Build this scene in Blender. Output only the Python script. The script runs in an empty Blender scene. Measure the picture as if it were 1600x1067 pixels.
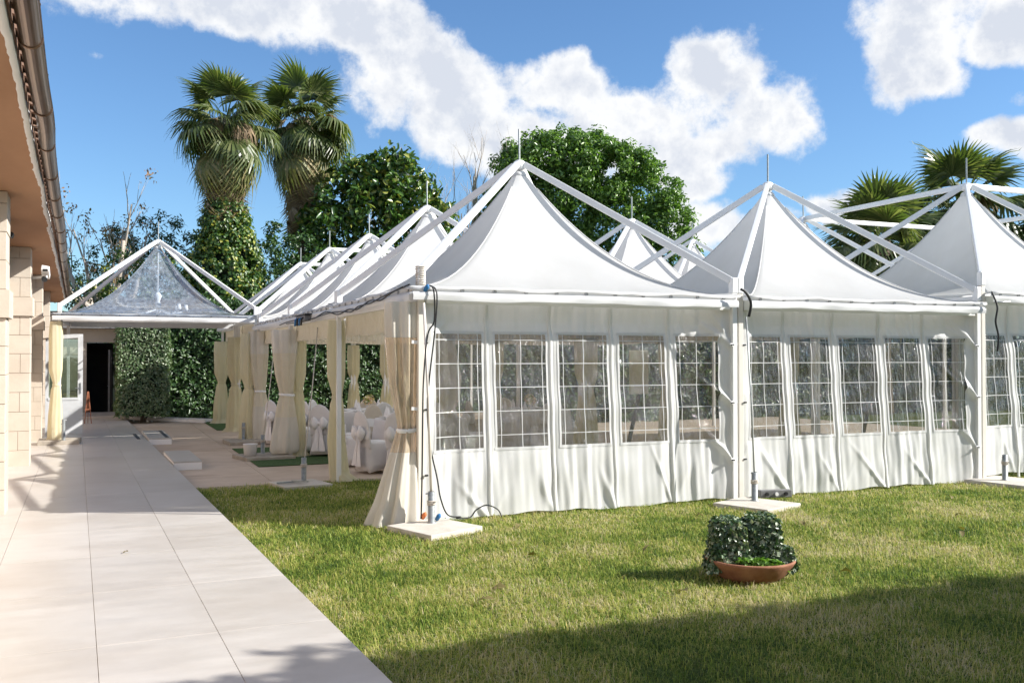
import bpy, bmesh, math, random
import numpy as np
from mathutils import Vector, Matrix, Quaternion

R = math.radians
random.seed(7); rng = np.random.default_rng(7)
SC = bpy.context.scene
COL = SC.collection

# ------------------------------------------------------------------ camera
YAW, PITCH, CAMH = 0.39686, 0.016044, 1.729
cam = bpy.data.cameras.new('camera'); camo = bpy.data.objects.new('camera', cam); COL.objects.link(camo)
cam.sensor_width = 36.0; cam.lens = 1473.2 / 1600 * 36; cam.clip_end = 3000; cam.clip_start = .05
camo.location = (0, 0, CAMH)
camo.rotation_euler = (math.pi / 2 + PITCH, 0, -YAW)
SC.camera = camo

# ------------------------------------------------------------------ light
SUN_EL = R(31.3); SUN_AZ = math.atan2(.887, -.462)          # azimuth clockwise from +Y
SUN_DIR = Vector((math.sin(SUN_AZ) * math.cos(SUN_EL), math.cos(SUN_AZ) * math.cos(SUN_EL), math.sin(SUN_EL)))
sl = bpy.data.lights.new('sun', 'SUN'); sl.energy = 3.3; sl.angle = R(.53); sl.color = (1, .96, .895)
so = bpy.data.objects.new('sun', sl); COL.objects.link(so)
so.rotation_euler = (-SUN_DIR).to_track_quat('-Z', 'Y').to_euler(); so.location = (20, -10, 20)
SC.view_settings.view_transform = 'Standard'; SC.view_settings.look = 'None'
SC.view_settings.exposure = 1.5; SC.view_settings.gamma = 1

W = bpy.data.worlds.new('World'); SC.world = W; W.use_nodes = True
nt = W.node_tree; nt.nodes.clear()
def wn(t, **k):
    n = nt.nodes.new(t)
    for a, b in k.items(): setattr(n, a, b)
    return n
def wmath(op, a, b=None, c=None, clamp=False):
    n = wn('ShaderNodeMath', operation=op, use_clamp=clamp)
    for i, v in enumerate((a, b, c)):
        if v is None: continue
        if isinstance(v, (int, float)): n.inputs[i].default_value = v
        else: nt.links.new(v, n.inputs[i])
    return n.outputs[0]
def wvec(op, a, b=None):
    n = wn('ShaderNodeVectorMath', operation=op)
    for i, v in enumerate((a, b)):
        if v is None: continue
        if isinstance(v, (tuple, list, Vector)): n.inputs[i].default_value = v
        else: nt.links.new(v, n.inputs[i])
    return n
sky = wn('ShaderNodeTexSky', sky_type='NISHITA', sun_disc=False)
sky.sun_elevation = SUN_EL; sky.sun_rotation = SUN_AZ; sky.air_density = 1.0; sky.dust_density = .35; sky.ozone_density = 2.2
tc = wn('ShaderNodeTexCoord'); D = tc.outputs['Generated']
def wnoise(vec, scale, detail, rough=.55, lac=2.1):
    n = wn('ShaderNodeTexNoise'); n.inputs['Scale'].default_value = scale; n.inputs['Detail'].default_value = detail
    n.inputs['Roughness'].default_value = rough; n.inputs['Lacunarity'].default_value = lac
    nt.links.new(vec, n.inputs['Vector']); return n.outputs['Fac']
# cumulus: each one a soft lump given by a direction on the sky (azimuth from +Y, elevation, half-widths in degrees)
CLOUDS = [(7.0,20.9,9.5,2.2),(13.5,19.8,5.5,2.6),(16.5,17.6,5.0,3.2),(20.0,15.4,4.2,2.8),(25.0,16.4,4.6,2.4),(28.5,13.6,7.0,2.7),
          (24.0,13.2,4.0,2.2),(34.8,17.2,3.3,3.0),(37.6,14.8,3.2,2.6),(33.0,12.6,4.6,2.2),(33.6,10.6,2.3,1.0),(31.5,14.8,4.5,2.6),
          (46.5,19.4,4.2,2.8),(46.2,16.9,2.9,2.2),(50.8,18.2,2.2,2.0),(50.3,11.9,2.6,1.5),(42.6,9.9,2.9,1.1),(34.3,8.6,3.0,1.5),
          (-1.2,17.6,1.4,.7,-.02),(15,10,2.6,.9,.4),(4,17.5,3,1.2,.2),(52,14.5,3,1.2,.25),(37.5,8.8,2.6,1.0,.5),
          # sky carries on all round; unseen clouds enlarged and added for fill light
          (62,17,7.2,4.3),(70,11,8.7,2.9),(75,24,11.6,5.8),(92,15,10.2,4.3),(110,22,13.0,5.8),(128,12,10.2,3.6),(150,20,11.6,5.8),(172,14,11.6,4.3),(190,25,13.0,5.8),(212,12,10.2,3.6),(235,21,13.0,5.8),(258,13,10.2,4.3),(280,24,11.6,5.8),(300,11,10.2,3.6),(318,20,10.2,5.8),(335,27,10.2,5.8),(20,38,14.5,7.2),(60,44,14.5,8.7),(120,48,15.9,8.7),(200,46,15.9,8.7),(275,50,15.9,8.7),(340,45,14.5,8.7),(30,60,16,9),(90,33,10,5),(160,35,11,5),(240,36,11,5),(305,34,10,5),(180,68,20,12),(300,66,16,9)]
warp = wn('ShaderNodeTexNoise'); warp.inputs['Scale'].default_value = 9; warp.inputs['Detail'].default_value = 3; nt.links.new(D, warp.inputs['Vector'])
wv = wvec('SCALE', wvec('SUBTRACT', warp.outputs['Color'], (.5, .5, .5)).outputs[0]); wv.inputs['Scale'].default_value = .085
Dw = wvec('ADD', D, wv.outputs[0]).outputs[0]
dens = None
for az, el, wa, we, *pk in CLOUDS:
    a, e = R(az), R(el - .9)
    f = Vector((math.sin(a) * math.cos(e), math.cos(a) * math.cos(e), math.sin(e)))
    rt = Vector((math.cos(a), -math.sin(a), 0)); up = rt.cross(f)
    df = wvec('SUBTRACT', Dw, tuple(f)).outputs[0]
    x = wvec('DOT_PRODUCT', df, tuple(rt / math.tan(R(wa)))).outputs['Value']
    y = wvec('DOT_PRODUCT', df, tuple(up / math.tan(R(we)))).outputs['Value']
    z = wvec('DOT_PRODUCT', df, tuple(f * 3)).outputs['Value']
    q = wmath('ADD', wmath('MULTIPLY', x, x), wmath('MULTIPLY_ADD', y, y, wmath('MULTIPLY', z, z)))
    v = wmath('SUBTRACT', pk[0] if pk else 1.0, q)
    dens = v if dens is None else wmath('SMOOTH_MAX', dens, v, .35)
dens = wmath('MAXIMUM', dens, -1.4)
n1 = wnoise(D, 13, 12, .63); n2 = wnoise(D, 5, 4)
dd = wmath('ADD', dens, wmath('MULTIPLY_ADD', n1, 3.0, -1.56))
cov = wn('ShaderNodeMapRange', interpolation_type='SMOOTHSTEP'); nt.links.new(dd, cov.inputs[0])
cov.inputs[1].default_value = -.1; cov.inputs[2].default_value = .62
# self shading: thickness towards the sun against thickness here
off = wvec('ADD', D, tuple(SUN_DIR * .018)).outputs[0]
n3 = wnoise(off, 16, 5, .55)
lit = wmath('SUBTRACT', wnoise(D, 16, 5, .55), n3)
shade = wmath('ADD', .95, wmath('MULTIPLY', lit, 1.3))
shade = wmath('SUBTRACT', shade, wmath('MULTIPLY', wmath('SUBTRACT', n2, .5), .6))
thick = wn('ShaderNodeMapRange', interpolation_type='SMOOTHSTEP'); nt.links.new(dd, thick.inputs[0]); thick.inputs[1].default_value = .35; thick.inputs[2].default_value = 1.3
shade = wmath('SUBTRACT', wmath('ADD', shade, .08), wmath('MULTIPLY', wmath('MULTIPLY', thick.outputs[0], n2), .62))
shade = wmath('MAXIMUM', wmath('MINIMUM', shade, 1.04), .64)
ccol = wn('ShaderNodeMix', data_type='RGBA'); ccol.clamp_factor = True
ccol.inputs[6].default_value = (4.5, 4.8, 5.4, 1); ccol.inputs[7].default_value = (6.5, 6.55, 6.6, 1)
nt.links.new(wmath('MULTIPLY_ADD', shade, 2.6, -1.82), ccol.inputs[0])
mixc = wn('ShaderNodeMix', data_type='RGBA')
skym = wn('ShaderNodeMix', data_type='RGBA', blend_type='MULTIPLY'); skym.inputs[0].default_value = 1
skym.inputs[7].default_value = (.70, .91, 1.10, 1)
nt.links.new(sky.outputs[0], skym.inputs[6])
nt.links.new(cov.outputs[0], mixc.inputs[0]); nt.links.new(skym.outputs[2], mixc.inputs[6]); nt.links.new(ccol.outputs[2], mixc.inputs[7])
bg = wn('ShaderNodeBackground'); bg.inputs['Strength'].default_value = .056
nt.links.new(mixc.outputs[2], bg.inputs[0])
wo = wn('ShaderNodeOutputWorld'); nt.links.new(bg.outputs[0], wo.inputs[0])
CY_ = SC.cycles; CY_.max_bounces = 6; CY_.diffuse_bounces = 4; CY_.glossy_bounces = 2; CY_.transmission_bounces = 4; CY_.transparent_max_bounces = 10; CY_.sample_clamp_indirect = 6; CY_.caustics_reflective = False; CY_.caustics_refractive = False
W.cycles.sampling_method = 'MANUAL'; W.cycles.sample_map_resolution = 512

# ------------------------------------------------------------------ helpers
def tag(o, label=None, cat=None, group=None, kind=None):
    if label: o['label'] = label
    if cat: o['category'] = cat
    if group: o['group'] = group
    if kind: o['kind'] = kind
    return o
def link(o, parent=None):
    COL.objects.link(o)
    if parent is not None: o.parent = parent
    return o
def empty(name, loc=(0, 0, 0), rz=0, label=None, cat=None, group=None):
    o = bpy.data.objects.new(name, None); COL.objects.link(o)
    o.location = loc; o.rotation_euler = (0, 0, rz); o.empty_display_size = .2
    return tag(o, label, cat, group)
def npmesh(name, V, F, mat, smooth=False):
    """V (n,3) float, F (m,k) int - fast mesh"""
    V = np.asarray(V, np.float32); F = np.asarray(F, np.int32)
    me = bpy.data.meshes.new(name); k = F.shape[1]
    me.vertices.add(len(V)); me.vertices.foreach_set('co', V.ravel())
    me.loops.add(F.size); me.loops.foreach_set('vertex_index', F.ravel())
    me.polygons.add(len(F)); me.polygons.foreach_set('loop_start', np.arange(0, F.size, k, dtype=np.int32))
    me.polygons.foreach_set('loop_total', np.full(len(F), k, np.int32))
    if smooth: me.polygons.foreach_set('use_smooth', np.ones(len(F), bool))
    me.update(calc_edges=True); me.materials.append(mat)
    return me
def npobj(name, V, F, mat, parent=None, smooth=False, loc=None):
    o = bpy.data.objects.new(name, npmesh(name, V, F, mat, smooth)); link(o, parent)
    if loc is not None: o.location = loc
    return o
class MB:
    def __init__(s): s.v = []; s.f = []
    def add(s, vs, fs):
        b = len(s.v); s.v += [tuple(p) for p in vs]; s.f += [tuple(i + b for i in f) for f in fs]; return s
    def box(s, x0, x1, y0, y1, z0, z1):
        return s.add([(x0,y0,z0),(x1,y0,z0),(x1,y1,z0),(x0,y1,z0),(x0,y0,z1),(x1,y0,z1),(x1,y1,z1),(x0,y1,z1)],
                     [(0,3,2,1),(4,5,6,7),(0,1,5,4),(1,2,6,5),(2,3,7,6),(3,0,4,7)])
    def bar(s, p, q, w, h=None, up=(0, 0, 1)):
        p, q = Vector(p), Vector(q); h = h or w; d = (q - p).normalized()
        u = Vector(up)
        if abs(d.dot(u)) > .98: u = Vector((1, 0, 0))
        r = d.cross(u).normalized(); u = r.cross(d).normalized()
        vs = [c + r * a * w / 2 + u * b * h / 2 for c in (p, q) for a, b in ((-1, -1), (1, -1), (1, 1), (-1, 1))]
        return s.add(vs, [(0,1,2,3),(7,6,5,4),(0,4,5,1),(1,5,6,2),(2,6,7,3),(3,7,4,0)])
    def tube(s, pts, r, n=8, cap=True):
        pts = [Vector(p) for p in pts]; m = len(pts)
        rs = r if isinstance(r, (list, tuple)) else [r] * m
        rings = []; prev = None
        for i, p in enumerate(pts):
            d = (pts[min(i + 1, m - 1)] - pts[max(i - 1, 0)]).normalized()
            if prev is None:
                a = d.cross(Vector((0, 0, 1)))
                if a.length < .05: a = d.cross(Vector((1, 0, 0)))
                a.normalize()
            else:
                a = (prev - d * prev.dot(d))
                a = a.normalized() if a.length > 1e-4 else d.orthogonal().normalized()
            prev = a; b = d.cross(a)
            rings.append([p + (a * math.cos(2 * math.pi * k / n) + b * math.sin(2 * math.pi * k / n)) * rs[i] for k in range(n)])
        return s.loft(rings, cap)
    def loft(s, rings, cap=True, capend=True):
        n = len(rings[0]); m = len(rings); vs = [p for r in rings for p in r]
        fs = [(i * n + k, i * n + (k + 1) % n, (i + 1) * n + (k + 1) % n, (i + 1) * n + k) for i in range(m - 1) for k in range(n)]
        if cap: fs.append(tuple(range(n - 1, -1, -1)))
        if cap and capend: fs.append(tuple((m - 1) * n + k for k in range(n)))
        return s.add(vs, fs)
    def lathe(s, prof, n=24, c=(0, 0, 0), cap=True):
        return s.loft([[(c[0] + r * math.cos(2 * math.pi * k / n), c[1] + r * math.sin(2 * math.pi * k / n), c[2] + z) for k in range(n)] for r, z in prof], cap)
    def build(s, name, mat, parent=None, smooth=False, bevel=0, loc=None):
        me = bpy.data.meshes.new(name); me.from_pydata(s.v, [], s.f); me.update()
        bm = bmesh.new(); bm.from_mesh(me); bmesh.ops.recalc_face_normals(bm, faces=bm.faces)
        if bevel: bmesh.ops.bevel(bm, geom=list(bm.edges), offset=bevel, segments=2, affect='EDGES', profile=.5, clamp_overlap=True)
        if smooth:
            for f in bm.faces: f.smooth = True
        bm.to_mesh(me); bm.free()
        me.materials.append(mat)
        o = bpy.data.objects.new(name, me); link(o, parent)
        if loc is not None: o.location = loc
        return o
def zg(x, y):                       # the ground falls gently away from the camera
    y = np.clip(y, -25, 45); x = np.clip(x, -20, 40)
    return -.0136 * (y - 9.37) + .003 * (x - 2.87)

# ------------------------------------------------------------------ materials
def newmat(name):
    m = bpy.data.materials.new(name); m.use_nodes = True; t = m.node_tree; t.nodes.clear()
    return m, t
def N(t, typ, **k):
    n = t.nodes.new(typ)
    for a, b in k.items(): setattr(n, a, b)
    return n
def ramp(t, fac, stops):
    r = N(t, 'ShaderNodeValToRGB'); e = r.color_ramp.elements
    while len(e) > 1: e.remove(e[-1])
    e[0].position = stops[0][0]; e[0].color = (*stops[0][1], 1)
    for p, c in stops[1:]:
        q = e.new(p); q.color = (*c, 1)
    t.links.new(fac, r.inputs[0]); return r.outputs[0]
def noise(t, scale, detail=5, rough=.55, vec=None, stretch=None):
    n = N(t, 'ShaderNodeTexNoise'); n.inputs['Scale'].default_value = scale; n.inputs['Detail'].default_value = detail; n.inputs['Roughness'].default_value = rough
    if vec is None: vec = N(t, 'ShaderNodeTexCoord').outputs['Object']
    if stretch:
        m = N(t, 'ShaderNodeMapping'); m.inputs['Scale'].default_value = stretch; t.links.new(vec, m.inputs[0]); vec = m.outputs[0]
    t.links.new(vec, n.inputs['Vector']); return n.outputs['Fac']
def bump(t, h, strength, dist=.01):
    b = N(t, 'ShaderNodeBump'); b.inputs['Strength'].default_value = strength; b.inputs['Distance'].default_value = dist
    t.links.new(h, b.inputs['Height']); return b.outputs[0]
def out(t, sh):
    o = N(t, 'ShaderNodeOutputMaterial'); t.links.new(sh, o.inputs[0])
def M_plain(name, c0, c1=None, scale=6, rough=.6, bmp=.15, bscale=60, metal=0, stretch=None, spec=.4, transl=0, world=False, detail=6, bdist=.006):
    m, t = newmat(name); c1 = c1 or tuple(min(1, x * 1.15) for x in c0)
    vec = N(t, 'ShaderNodeNewGeometry').outputs['Position'] if world else None
    col = ramp(t, noise(t, scale, detail, .6, vec, stretch), [(.3, c0), (.7, c1)])
    p = N(t, 'ShaderNodeBsdfPrincipled'); t.links.new(col, p.inputs['Base Color'])
    p.inputs['Roughness'].default_value = rough; p.inputs['Metallic'].default_value = metal; p.inputs['Specular IOR Level'].default_value = spec
    if bmp:
        bn = bump(t, noise(t, bscale, 4, .6, vec, stretch), bmp, bdist); t.links.new(bn, p.inputs['Normal'])
    s = p.outputs[0]
    if transl:
        tr = N(t, 'ShaderNodeBsdfTranslucent'); t.links.new(col, tr.inputs[0])
        mx = N(t, 'ShaderNodeMixShader'); mx.inputs[0].default_value = transl
        t.links.new(s, mx.inputs[1]); t.links.new(tr.outputs[0], mx.inputs[2]); s = mx.outputs[0]
    out(t, s); return m
def M_leaf(name, cols, rough=.42, transl=.3, spec=.5):
    """foliage: colour varies leaf by leaf"""
    m, t = newmat(name); g = N(t, 'ShaderNodeNewGeometry')
    k = len(cols); col = ramp(t, g.outputs['Random Per Island'], [((i + .5) / k, c) for i, c in enumerate(cols)])
    p = N(t, 'ShaderNodeBsdfPrincipled'); t.links.new(col, p.inputs['Base Color'])
    p.inputs['Roughness'].default_value = rough; p.inputs['Specular IOR Level'].default_value = spec
    tr = N(t, 'ShaderNodeBsdfTranslucent'); mc = N(t, 'ShaderNodeMix', data_type='RGBA', blend_type='MULTIPLY'); mc.inputs[0].default_value = 1
    t.links.new(col, mc.inputs[6]); mc.inputs[7].default_value = (1.3, 1.5, .6, 1); t.links.new(mc.outputs[2], tr.inputs[0])
    mx = N(t, 'ShaderNodeMixShader'); mx.inputs[0].default_value = transl
    t.links.new(p.outputs[0], mx.inputs[1]); t.links.new(tr.outputs[0], mx.inputs[2]); out(t, mx.outputs[0]); return m
def M_clear(name, haze=.1, gloss=.12, tint=(.93, .95, .97), bscale=9, bstr=.5, hazecol=(.8, .82, .84), stretch=(1, 1, .35), rough=.06):
    m, t = newmat(name)
    tp = N(t, 'ShaderNodeBsdfTransparent'); tp.inputs[0].default_value = (*tint, 1)
    gl = N(t, 'ShaderNodeBsdfGlossy'); gl.inputs['Roughness'].default_value = rough; gl.inputs[0].default_value = (1, 1, 1, 1)
    h = noise(t, bscale, 5, .6, None, stretch); bn = bump(t, h, bstr, .05); t.links.new(bn, gl.inputs['Normal'])
    df = N(t, 'ShaderNodeBsdfDiffuse'); df.inputs[0].default_value = (*hazecol, 1); t.links.new(bn, df.inputs['Normal'])
    fr = N(t, 'ShaderNodeFresnel'); fr.inputs[0].default_value = 1.45; t.links.new(bn, fr.inputs['Normal'])
    ad = N(t, 'ShaderNodeMath', operation='ADD', use_clamp=True); ad.inputs[1].default_value = gloss - .04; t.links.new(fr.outputs[0], ad.inputs[0])
    hz = ramp(t, noise(t, 5, 6, .7, None, (2.5, 2.5, .5)), [(.35, (haze * (.35 if haze < .3 else .85),) * 3), (.75, (haze * (1.9 if haze < .3 else 1.15),) * 3)])
    m1 = N(t, 'ShaderNodeMixShader'); t.links.new(hz, m1.inputs[0]); t.links.new(tp.outputs[0], m1.inputs[1]); t.links.new(df.outputs[0], m1.inputs[2])
    m2 = N(t, 'ShaderNodeMixShader'); t.links.new(ad.outputs[0], m2.inputs[0]); t.links.new(m1.outputs[0], m2.inputs[1]); t.links.new(gl.outputs[0], m2.inputs[2])
    out(t, m2.outputs[0]); return m

MT = {}
MT['canopy'] = M_plain('canopy_pvc', (.755, .75, .735), (.825, .825, .82), 1.6, .5, .10, 9, transl=.5, stretch=(1, 1, .6), spec=.35)
MT['valance'] = M_plain('valance_pvc', (.70, .70, .69), (.75, .75, .74), 3, .5, .06, 30, transl=.25)
MT['wall'] = M_plain('sidewall_pvc', (.77, .77, .74), (.82, .82, .805), 2.2, .45, .12, 26, transl=.36, stretch=(1.5, 1.5, .45), spec=.4)
MT['alu'] = M_plain('white_aluminium', (.74, .74, .72), (.80, .80, .79), 4, .35, .03, 60, spec=.5)
MT['post'] = M_plain('post_cream', (.66, .61, .53), (.74, .70, .64), 3, .45, .05, 40)
MT['galv'] = M_plain('galvanised_steel', (.26, .28, .28), (.40, .42, .41), 22, .5, .15, 60, metal=.75)
MT['steel'] = M_plain('dull_steel', (.35, .35, .35), (.5, .5, .5), 20, .4, .05, 60, metal=.9)
MT['concrete'] = M_plain('concrete_pad', (.46, .42, .36), (.58, .54, .48), 7, .85, .4, 70)
MT['oldconcrete'] = M_plain('weathered_pad', (.26, .23, .19), (.40, .36, .30), 7, .9, .5, 60)
MT['cream'] = M_plain('cream_drape', (.80, .74, .52), (.86, .81, .62), 4, .8, .12, 50, transl=.5, stretch=(2, 2, .4), spec=.1)
MT['lining'] = M_plain('cream_lining', (.78, .71, .56), (.84, .78, .65), 6, .85, .15, 40, transl=.45, spec=.1)
MT['bundle'] = M_plain('bundled_pvc', (.72, .67, .57), (.82, .78, .70), 4, .5, .1, 30, transl=.35, stretch=(2, 2, .4))
MT['tanpvc'] = M_clear('bundled_clear_pvc', .42, .08, (.90, .80, .66), 8, .6, (.80, .66, .48))
MT['pane'] = M_clear('window_pvc', .10, .085, (.44, .425, .39), 11, 1.0, (.50, .46, .40), (1.6, 1, .5))
MT['clearcanopy'] = M_clear('clear_canopy_pvc', .19, .10, (.86, .90, .95), 1.6, .16, (.58, .68, .80), (1, 1, 1), .05)
MT['white'] = M_plain('white_paint', (.74, .73, .71), (.80, .79, .78), 3, .5, .05, 40)
MT['chair'] = M_plain('white_spandex', (.70, .68, .68), (.78, .76, .76), 5, .7, .06, 90, transl=.06, spec=.2)
MT['chairtaupe'] = M_plain('taupe_sash', (.46, .40, .33), (.56, .49, .41), 5, .7, .06, 90, spec=.2)
MT['satin'] = M_plain('white_satin', (.74, .73, .74), (.80, .79, .80), 5, .35, .1, 50, spec=.6)
MT['black'] = M_plain('black_rubber', (.012, .012, .014), (.03, .03, .03), 20, .5, .05, 60)
MT['rope'] = M_plain('pale_rope', (.42, .37, .31), (.62, .57, .50), 40, .9, .5, 160)
MT['soffit'] = M_plain('soffit_render', (.34, .185, .10), (.41, .235, .135), 2.2, .85, .25, 30, stretch=(1, .3, 1))
MT['plaster'] = M_plain('pink_plaster', (.50, .40, .34), (.57, .47, .41), 2.4, .9, .2, 40)
MT['stone'] = M_plain('limestone', (.46, .405, .335), (.54, .485, .41), 2.5, .9, .35, 45, world=True)
MT['mortar'] = M_plain('mortar', (.34, .28, .22), (.42, .35, .28), 10, .95, .3, 60)
MT['gutter'] = M_plain('copper_brown_gutter', (.10, .06, .04), (.18, .115, .075), 5, .28, .06, 30, metal=.65, stretch=(1, .3, 1))
MT['terracotta'] = M_plain('terracotta', (.20, .075, .04), (.36, .17, .10), 7, .8, .3, 50)
MT['rooftile'] = M_plain('roof_tile', (.16, .10, .07), (.26, .16, .11), 10, .85, .3, 40)
MT['dark'] = M_plain('dark_interior', (.03, .027, .024), (.055, .048, .042), 3, .8, .05, 30)
MT['wood'] = M_plain('red_wood', (.24, .08, .04), (.32, .13, .07), 12, .5, .2, 60, stretch=(1, 1, .2))
MT['bark'] = M_plain('bark', (.11, .085, .06), (.2, .16, .12), 9, .95, .7, 30, stretch=(2, 2, .4), bdist=.03)
MT['palebark'] = M_plain('pale_bark', (.36, .31, .26), (.5, .44, .38), 9, .9, .5, 30, stretch=(2, 2, .4))
MT['bluewhite'] = M_plain('blue_plug', (.02, .12, .3), (.03, .2, .45), 20, .4, 0)
MT['orange'] = M_plain('orange_plug', (.6, .16, .05), (.7, .22, .08), 20, .4, 0)
MT['greyplastic'] = M_plain('grey_plastic', (.12, .12, .12), (.2, .2, .2), 10, .5, .05)
MT['glass'] = M_clear('door_glass', .04, .22, (.8, .85, .82), 1.2, .05, (.5, .55, .5), (1, 1, 1), .02)
MT['flower'] = M_leaf('flower_petals', [(.75, .45, .35), (.8, .75, .6), (.7, .55, .2), (.15, .25, .06)], .6, .2)

# tiles: pale porcelain, each tile a shade of its own
def M_tile(name, c0, c1, rough=.32, scale=1.6, stretch=(1, 4, 1), bmp=.05):
    m, t = newmat(name); oi = N(t, 'ShaderNodeObjectInfo'); pos = N(t, 'ShaderNodeNewGeometry').outputs['Position']
    a = noise(t, scale, 7, .62, pos, stretch)
    ad = N(t, 'ShaderNodeMath', operation='MULTIPLY_ADD'); t.links.new(oi.outputs['Random'], ad.inputs[0]); ad.inputs[1].default_value = .22; t.links.new(a, ad.inputs[2])
    col = ramp(t, ad.outputs[0], [(.35, c0), (.85, c1)])
    st = ramp(t, noise(t, .9, 8, .7, pos), [(.42, (1, 1, 1)), (.72, (.86, .83, .79))])
    mc = N(t, 'ShaderNodeMix', data_type='RGBA', blend_type='MULTIPLY'); mc.inputs[0].default_value = 1; t.links.new(col, mc.inputs[6]); t.links.new(st, mc.inputs[7])
    p = N(t, 'ShaderNodeBsdfPrincipled'); t.links.new(mc.outputs[2], p.inputs['Base Color'])
    rr = N(t, 'ShaderNodeMapRange'); t.links.new(a, rr.inputs[0]); rr.inputs[3].default_value = rough - .08; rr.inputs[4].default_value = rough + .15; t.links.new(rr.outputs[0], p.inputs['Roughness'])
    t.links.new(bump(t, noise(t, 50, 4, .6, pos), bmp, .003), p.inputs['Normal']); out(t, p.outputs[0]); return m
MT['tile'] = M_tile('pale_porcelain', (.43, .40, .365), (.52, .49, .455))
MT['paver'] = M_tile('beige_paving', (.42, .33, .25), (.54, .44, .345), .75, 2.2, (1, 1, 1), .3)
MT['grout'] = M_plain('grout', (.46, .39, .32), (.54, .47, .40), 10, .95, .2)
def M_ground():
    m, t = newmat('lawn_soil'); pos = N(t, 'ShaderNodeNewGeometry').outputs['Position']
    a = noise(t, 1.1, 6, .6, pos); b = noise(t, 38, 5, .7, pos)
    c1 = ramp(t, a, [(.35, (.05, .09, .018)), (.55, (.09, .13, .028)), (.72, (.17, .17, .06))])
    c2 = ramp(t, b, [(.3, (.35, .33, .3)), (.7, (1.25, 1.25, 1.2))])
    mc = N(t, 'ShaderNodeMix', data_type='RGBA', blend_type='MULTIPLY'); mc.inputs[0].default_value = 1
    t.links.new(c1, mc.inputs[6]); t.links.new(c2, mc.inputs[7])
    p = N(t, 'ShaderNodeBsdfPrincipled'); t.links.new(mc.outputs[2], p.inputs['Base Color']); p.inputs['Roughness'].default_value = .95
    p.inputs['Specular IOR Level'].default_value = .1
    t.links.new(bump(t, b, .8, .03), p.inputs['Normal']); out(t, p.outputs[0]); return m
MT['lawn'] = M_ground()
def M_grass():
    m, t = newmat('grass_blades'); g = N(t, 'ShaderNodeNewGeometry'); pos = g.outputs['Position']
    bg0 = noise(t, .85, 6, .7, pos); bgm = N(t, 'ShaderNodeMath', operation='MULTIPLY_ADD'); t.links.new(bg0, bgm.inputs[0]); bgm.inputs[1].default_value = 1.7; bgm.inputs[2].default_value = -.38; big = bgm.outputs[0]; add = N(t, 'ShaderNodeMath', operation='MULTIPLY_ADD'); t.links.new(g.outputs['Random Per Island'], add.inputs[0]); add.inputs[1].default_value = .56; t.links.new(big, add.inputs[2])
    col = ramp(t, add.outputs[0], [(0.38, (0.053, 0.102, 0.017)), (0.54, (0.142, 0.239, 0.034)), (0.68, (0.283, 0.376, 0.059)), (0.84, (0.448, 0.468, 0.107)), (0.98, (0.648, 0.549, 0.201)), (1.0, (0.675, 0.59, 0.356))])
    p = N(t, 'ShaderNodeBsdfPrincipled'); t.links.new(col, p.inputs['Base Color']); p.inputs['Roughness'].default_value = .5; p.inputs['Specular IOR Level'].default_value = .3
    tr = N(t, 'ShaderNodeBsdfTranslucent'); t.links.new(col, tr.inputs[0])
    mx = N(t, 'ShaderNodeMixShader'); mx.inputs[0].default_value = .45; t.links.new(p.outputs[0], mx.inputs[1]); t.links.new(tr.outputs[0], mx.inputs[2]); out(t, mx.outputs[0]); return m
MT['grass'] = M_grass()
MT['turf'] = M_plain('artificial_turf', (.028, .07, .014), (.05, .11, .025), 60, .9, .8, 180, bdist=.02)
MT['hedge'] = M_leaf('hedge_leaf', [(0.0225, 0.0562, 0.0175), (0.035, 0.0813, 0.0225), (0.05, 0.1063, 0.0275), (0.075, 0.1375, 0.0375)], .4, .2)
MT['ivyblock'] = M_leaf('clipped_ivy_leaf', [(0.06, 0.114, 0.042), (0.09, 0.15, 0.06), (0.144, 0.204, 0.102), (0.228, 0.276, 0.168)], .35, .2)
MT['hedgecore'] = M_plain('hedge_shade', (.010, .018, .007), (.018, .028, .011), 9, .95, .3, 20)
MT['bigleaf'] = M_leaf('carob_leaf', [(0.0656, 0.1313, 0.0263), (0.1031, 0.1969, 0.0375), (0.15, 0.2625, 0.0525), (0.2156, 0.3375, 0.075)], .35, .25)
MT['ficus'] = M_leaf('rubber_leaf', [(0.033, 0.075, 0.021), (0.0525, 0.1125, 0.027), (0.075, 0.1575, 0.033), (0.12, 0.225, 0.045), (0.24, 0.255, 0.0525)], .28, .22, .6)
MT['ivyflower'] = M_leaf('flowering_ivy_leaf', [(.03, .075, .016), (.045, .105, .02), (.06, .13, .024), (.05, .11, .02), (.08, .15, .028), (.11, .18, .03), (.36, .36, .06)], .4, .25)
MT['palm'] = M_leaf('palm_green', [(.06, .085, .028), (.085, .12, .036), (.12, .15, .05), (.19, .205, .085)], .38, .3)
MT['palmold'] = M_leaf('palm_yellowing', [(0.18, 0.192, 0.06), (0.288, 0.252, 0.102), (0.12, 0.156, 0.048), (0.36, 0.288, 0.144)], .5, .3)
MT['palmdead'] = M_leaf('palm_dead', [(0.24, 0.168, 0.102), (0.324, 0.228, 0.144), (0.18, 0.126, 0.084), (0.396, 0.3, 0.204)], .7, .2, .2)
MT['darkleaf'] = M_leaf('dark_leaf', [(0.0234, 0.052, 0.0234), (0.0364, 0.078, 0.0286), (0.052, 0.0975, 0.0338)], .4, .2)
MT['brownleaf'] = M_leaf('withered_leaf', [(.24, .12, .065), (.32, .18, .10), (.16, .15, .045), (.22, .14, .06)], .7, .25)
MT['potivy'] = M_leaf('variegated_ivy', [(0.0325, 0.0715, 0.0286), (0.052, 0.104, 0.039), (0.0975, 0.156, 0.0715), (0.442, 0.494, 0.351), (0.039, 0.078, 0.0325)], .35, .15)
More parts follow.
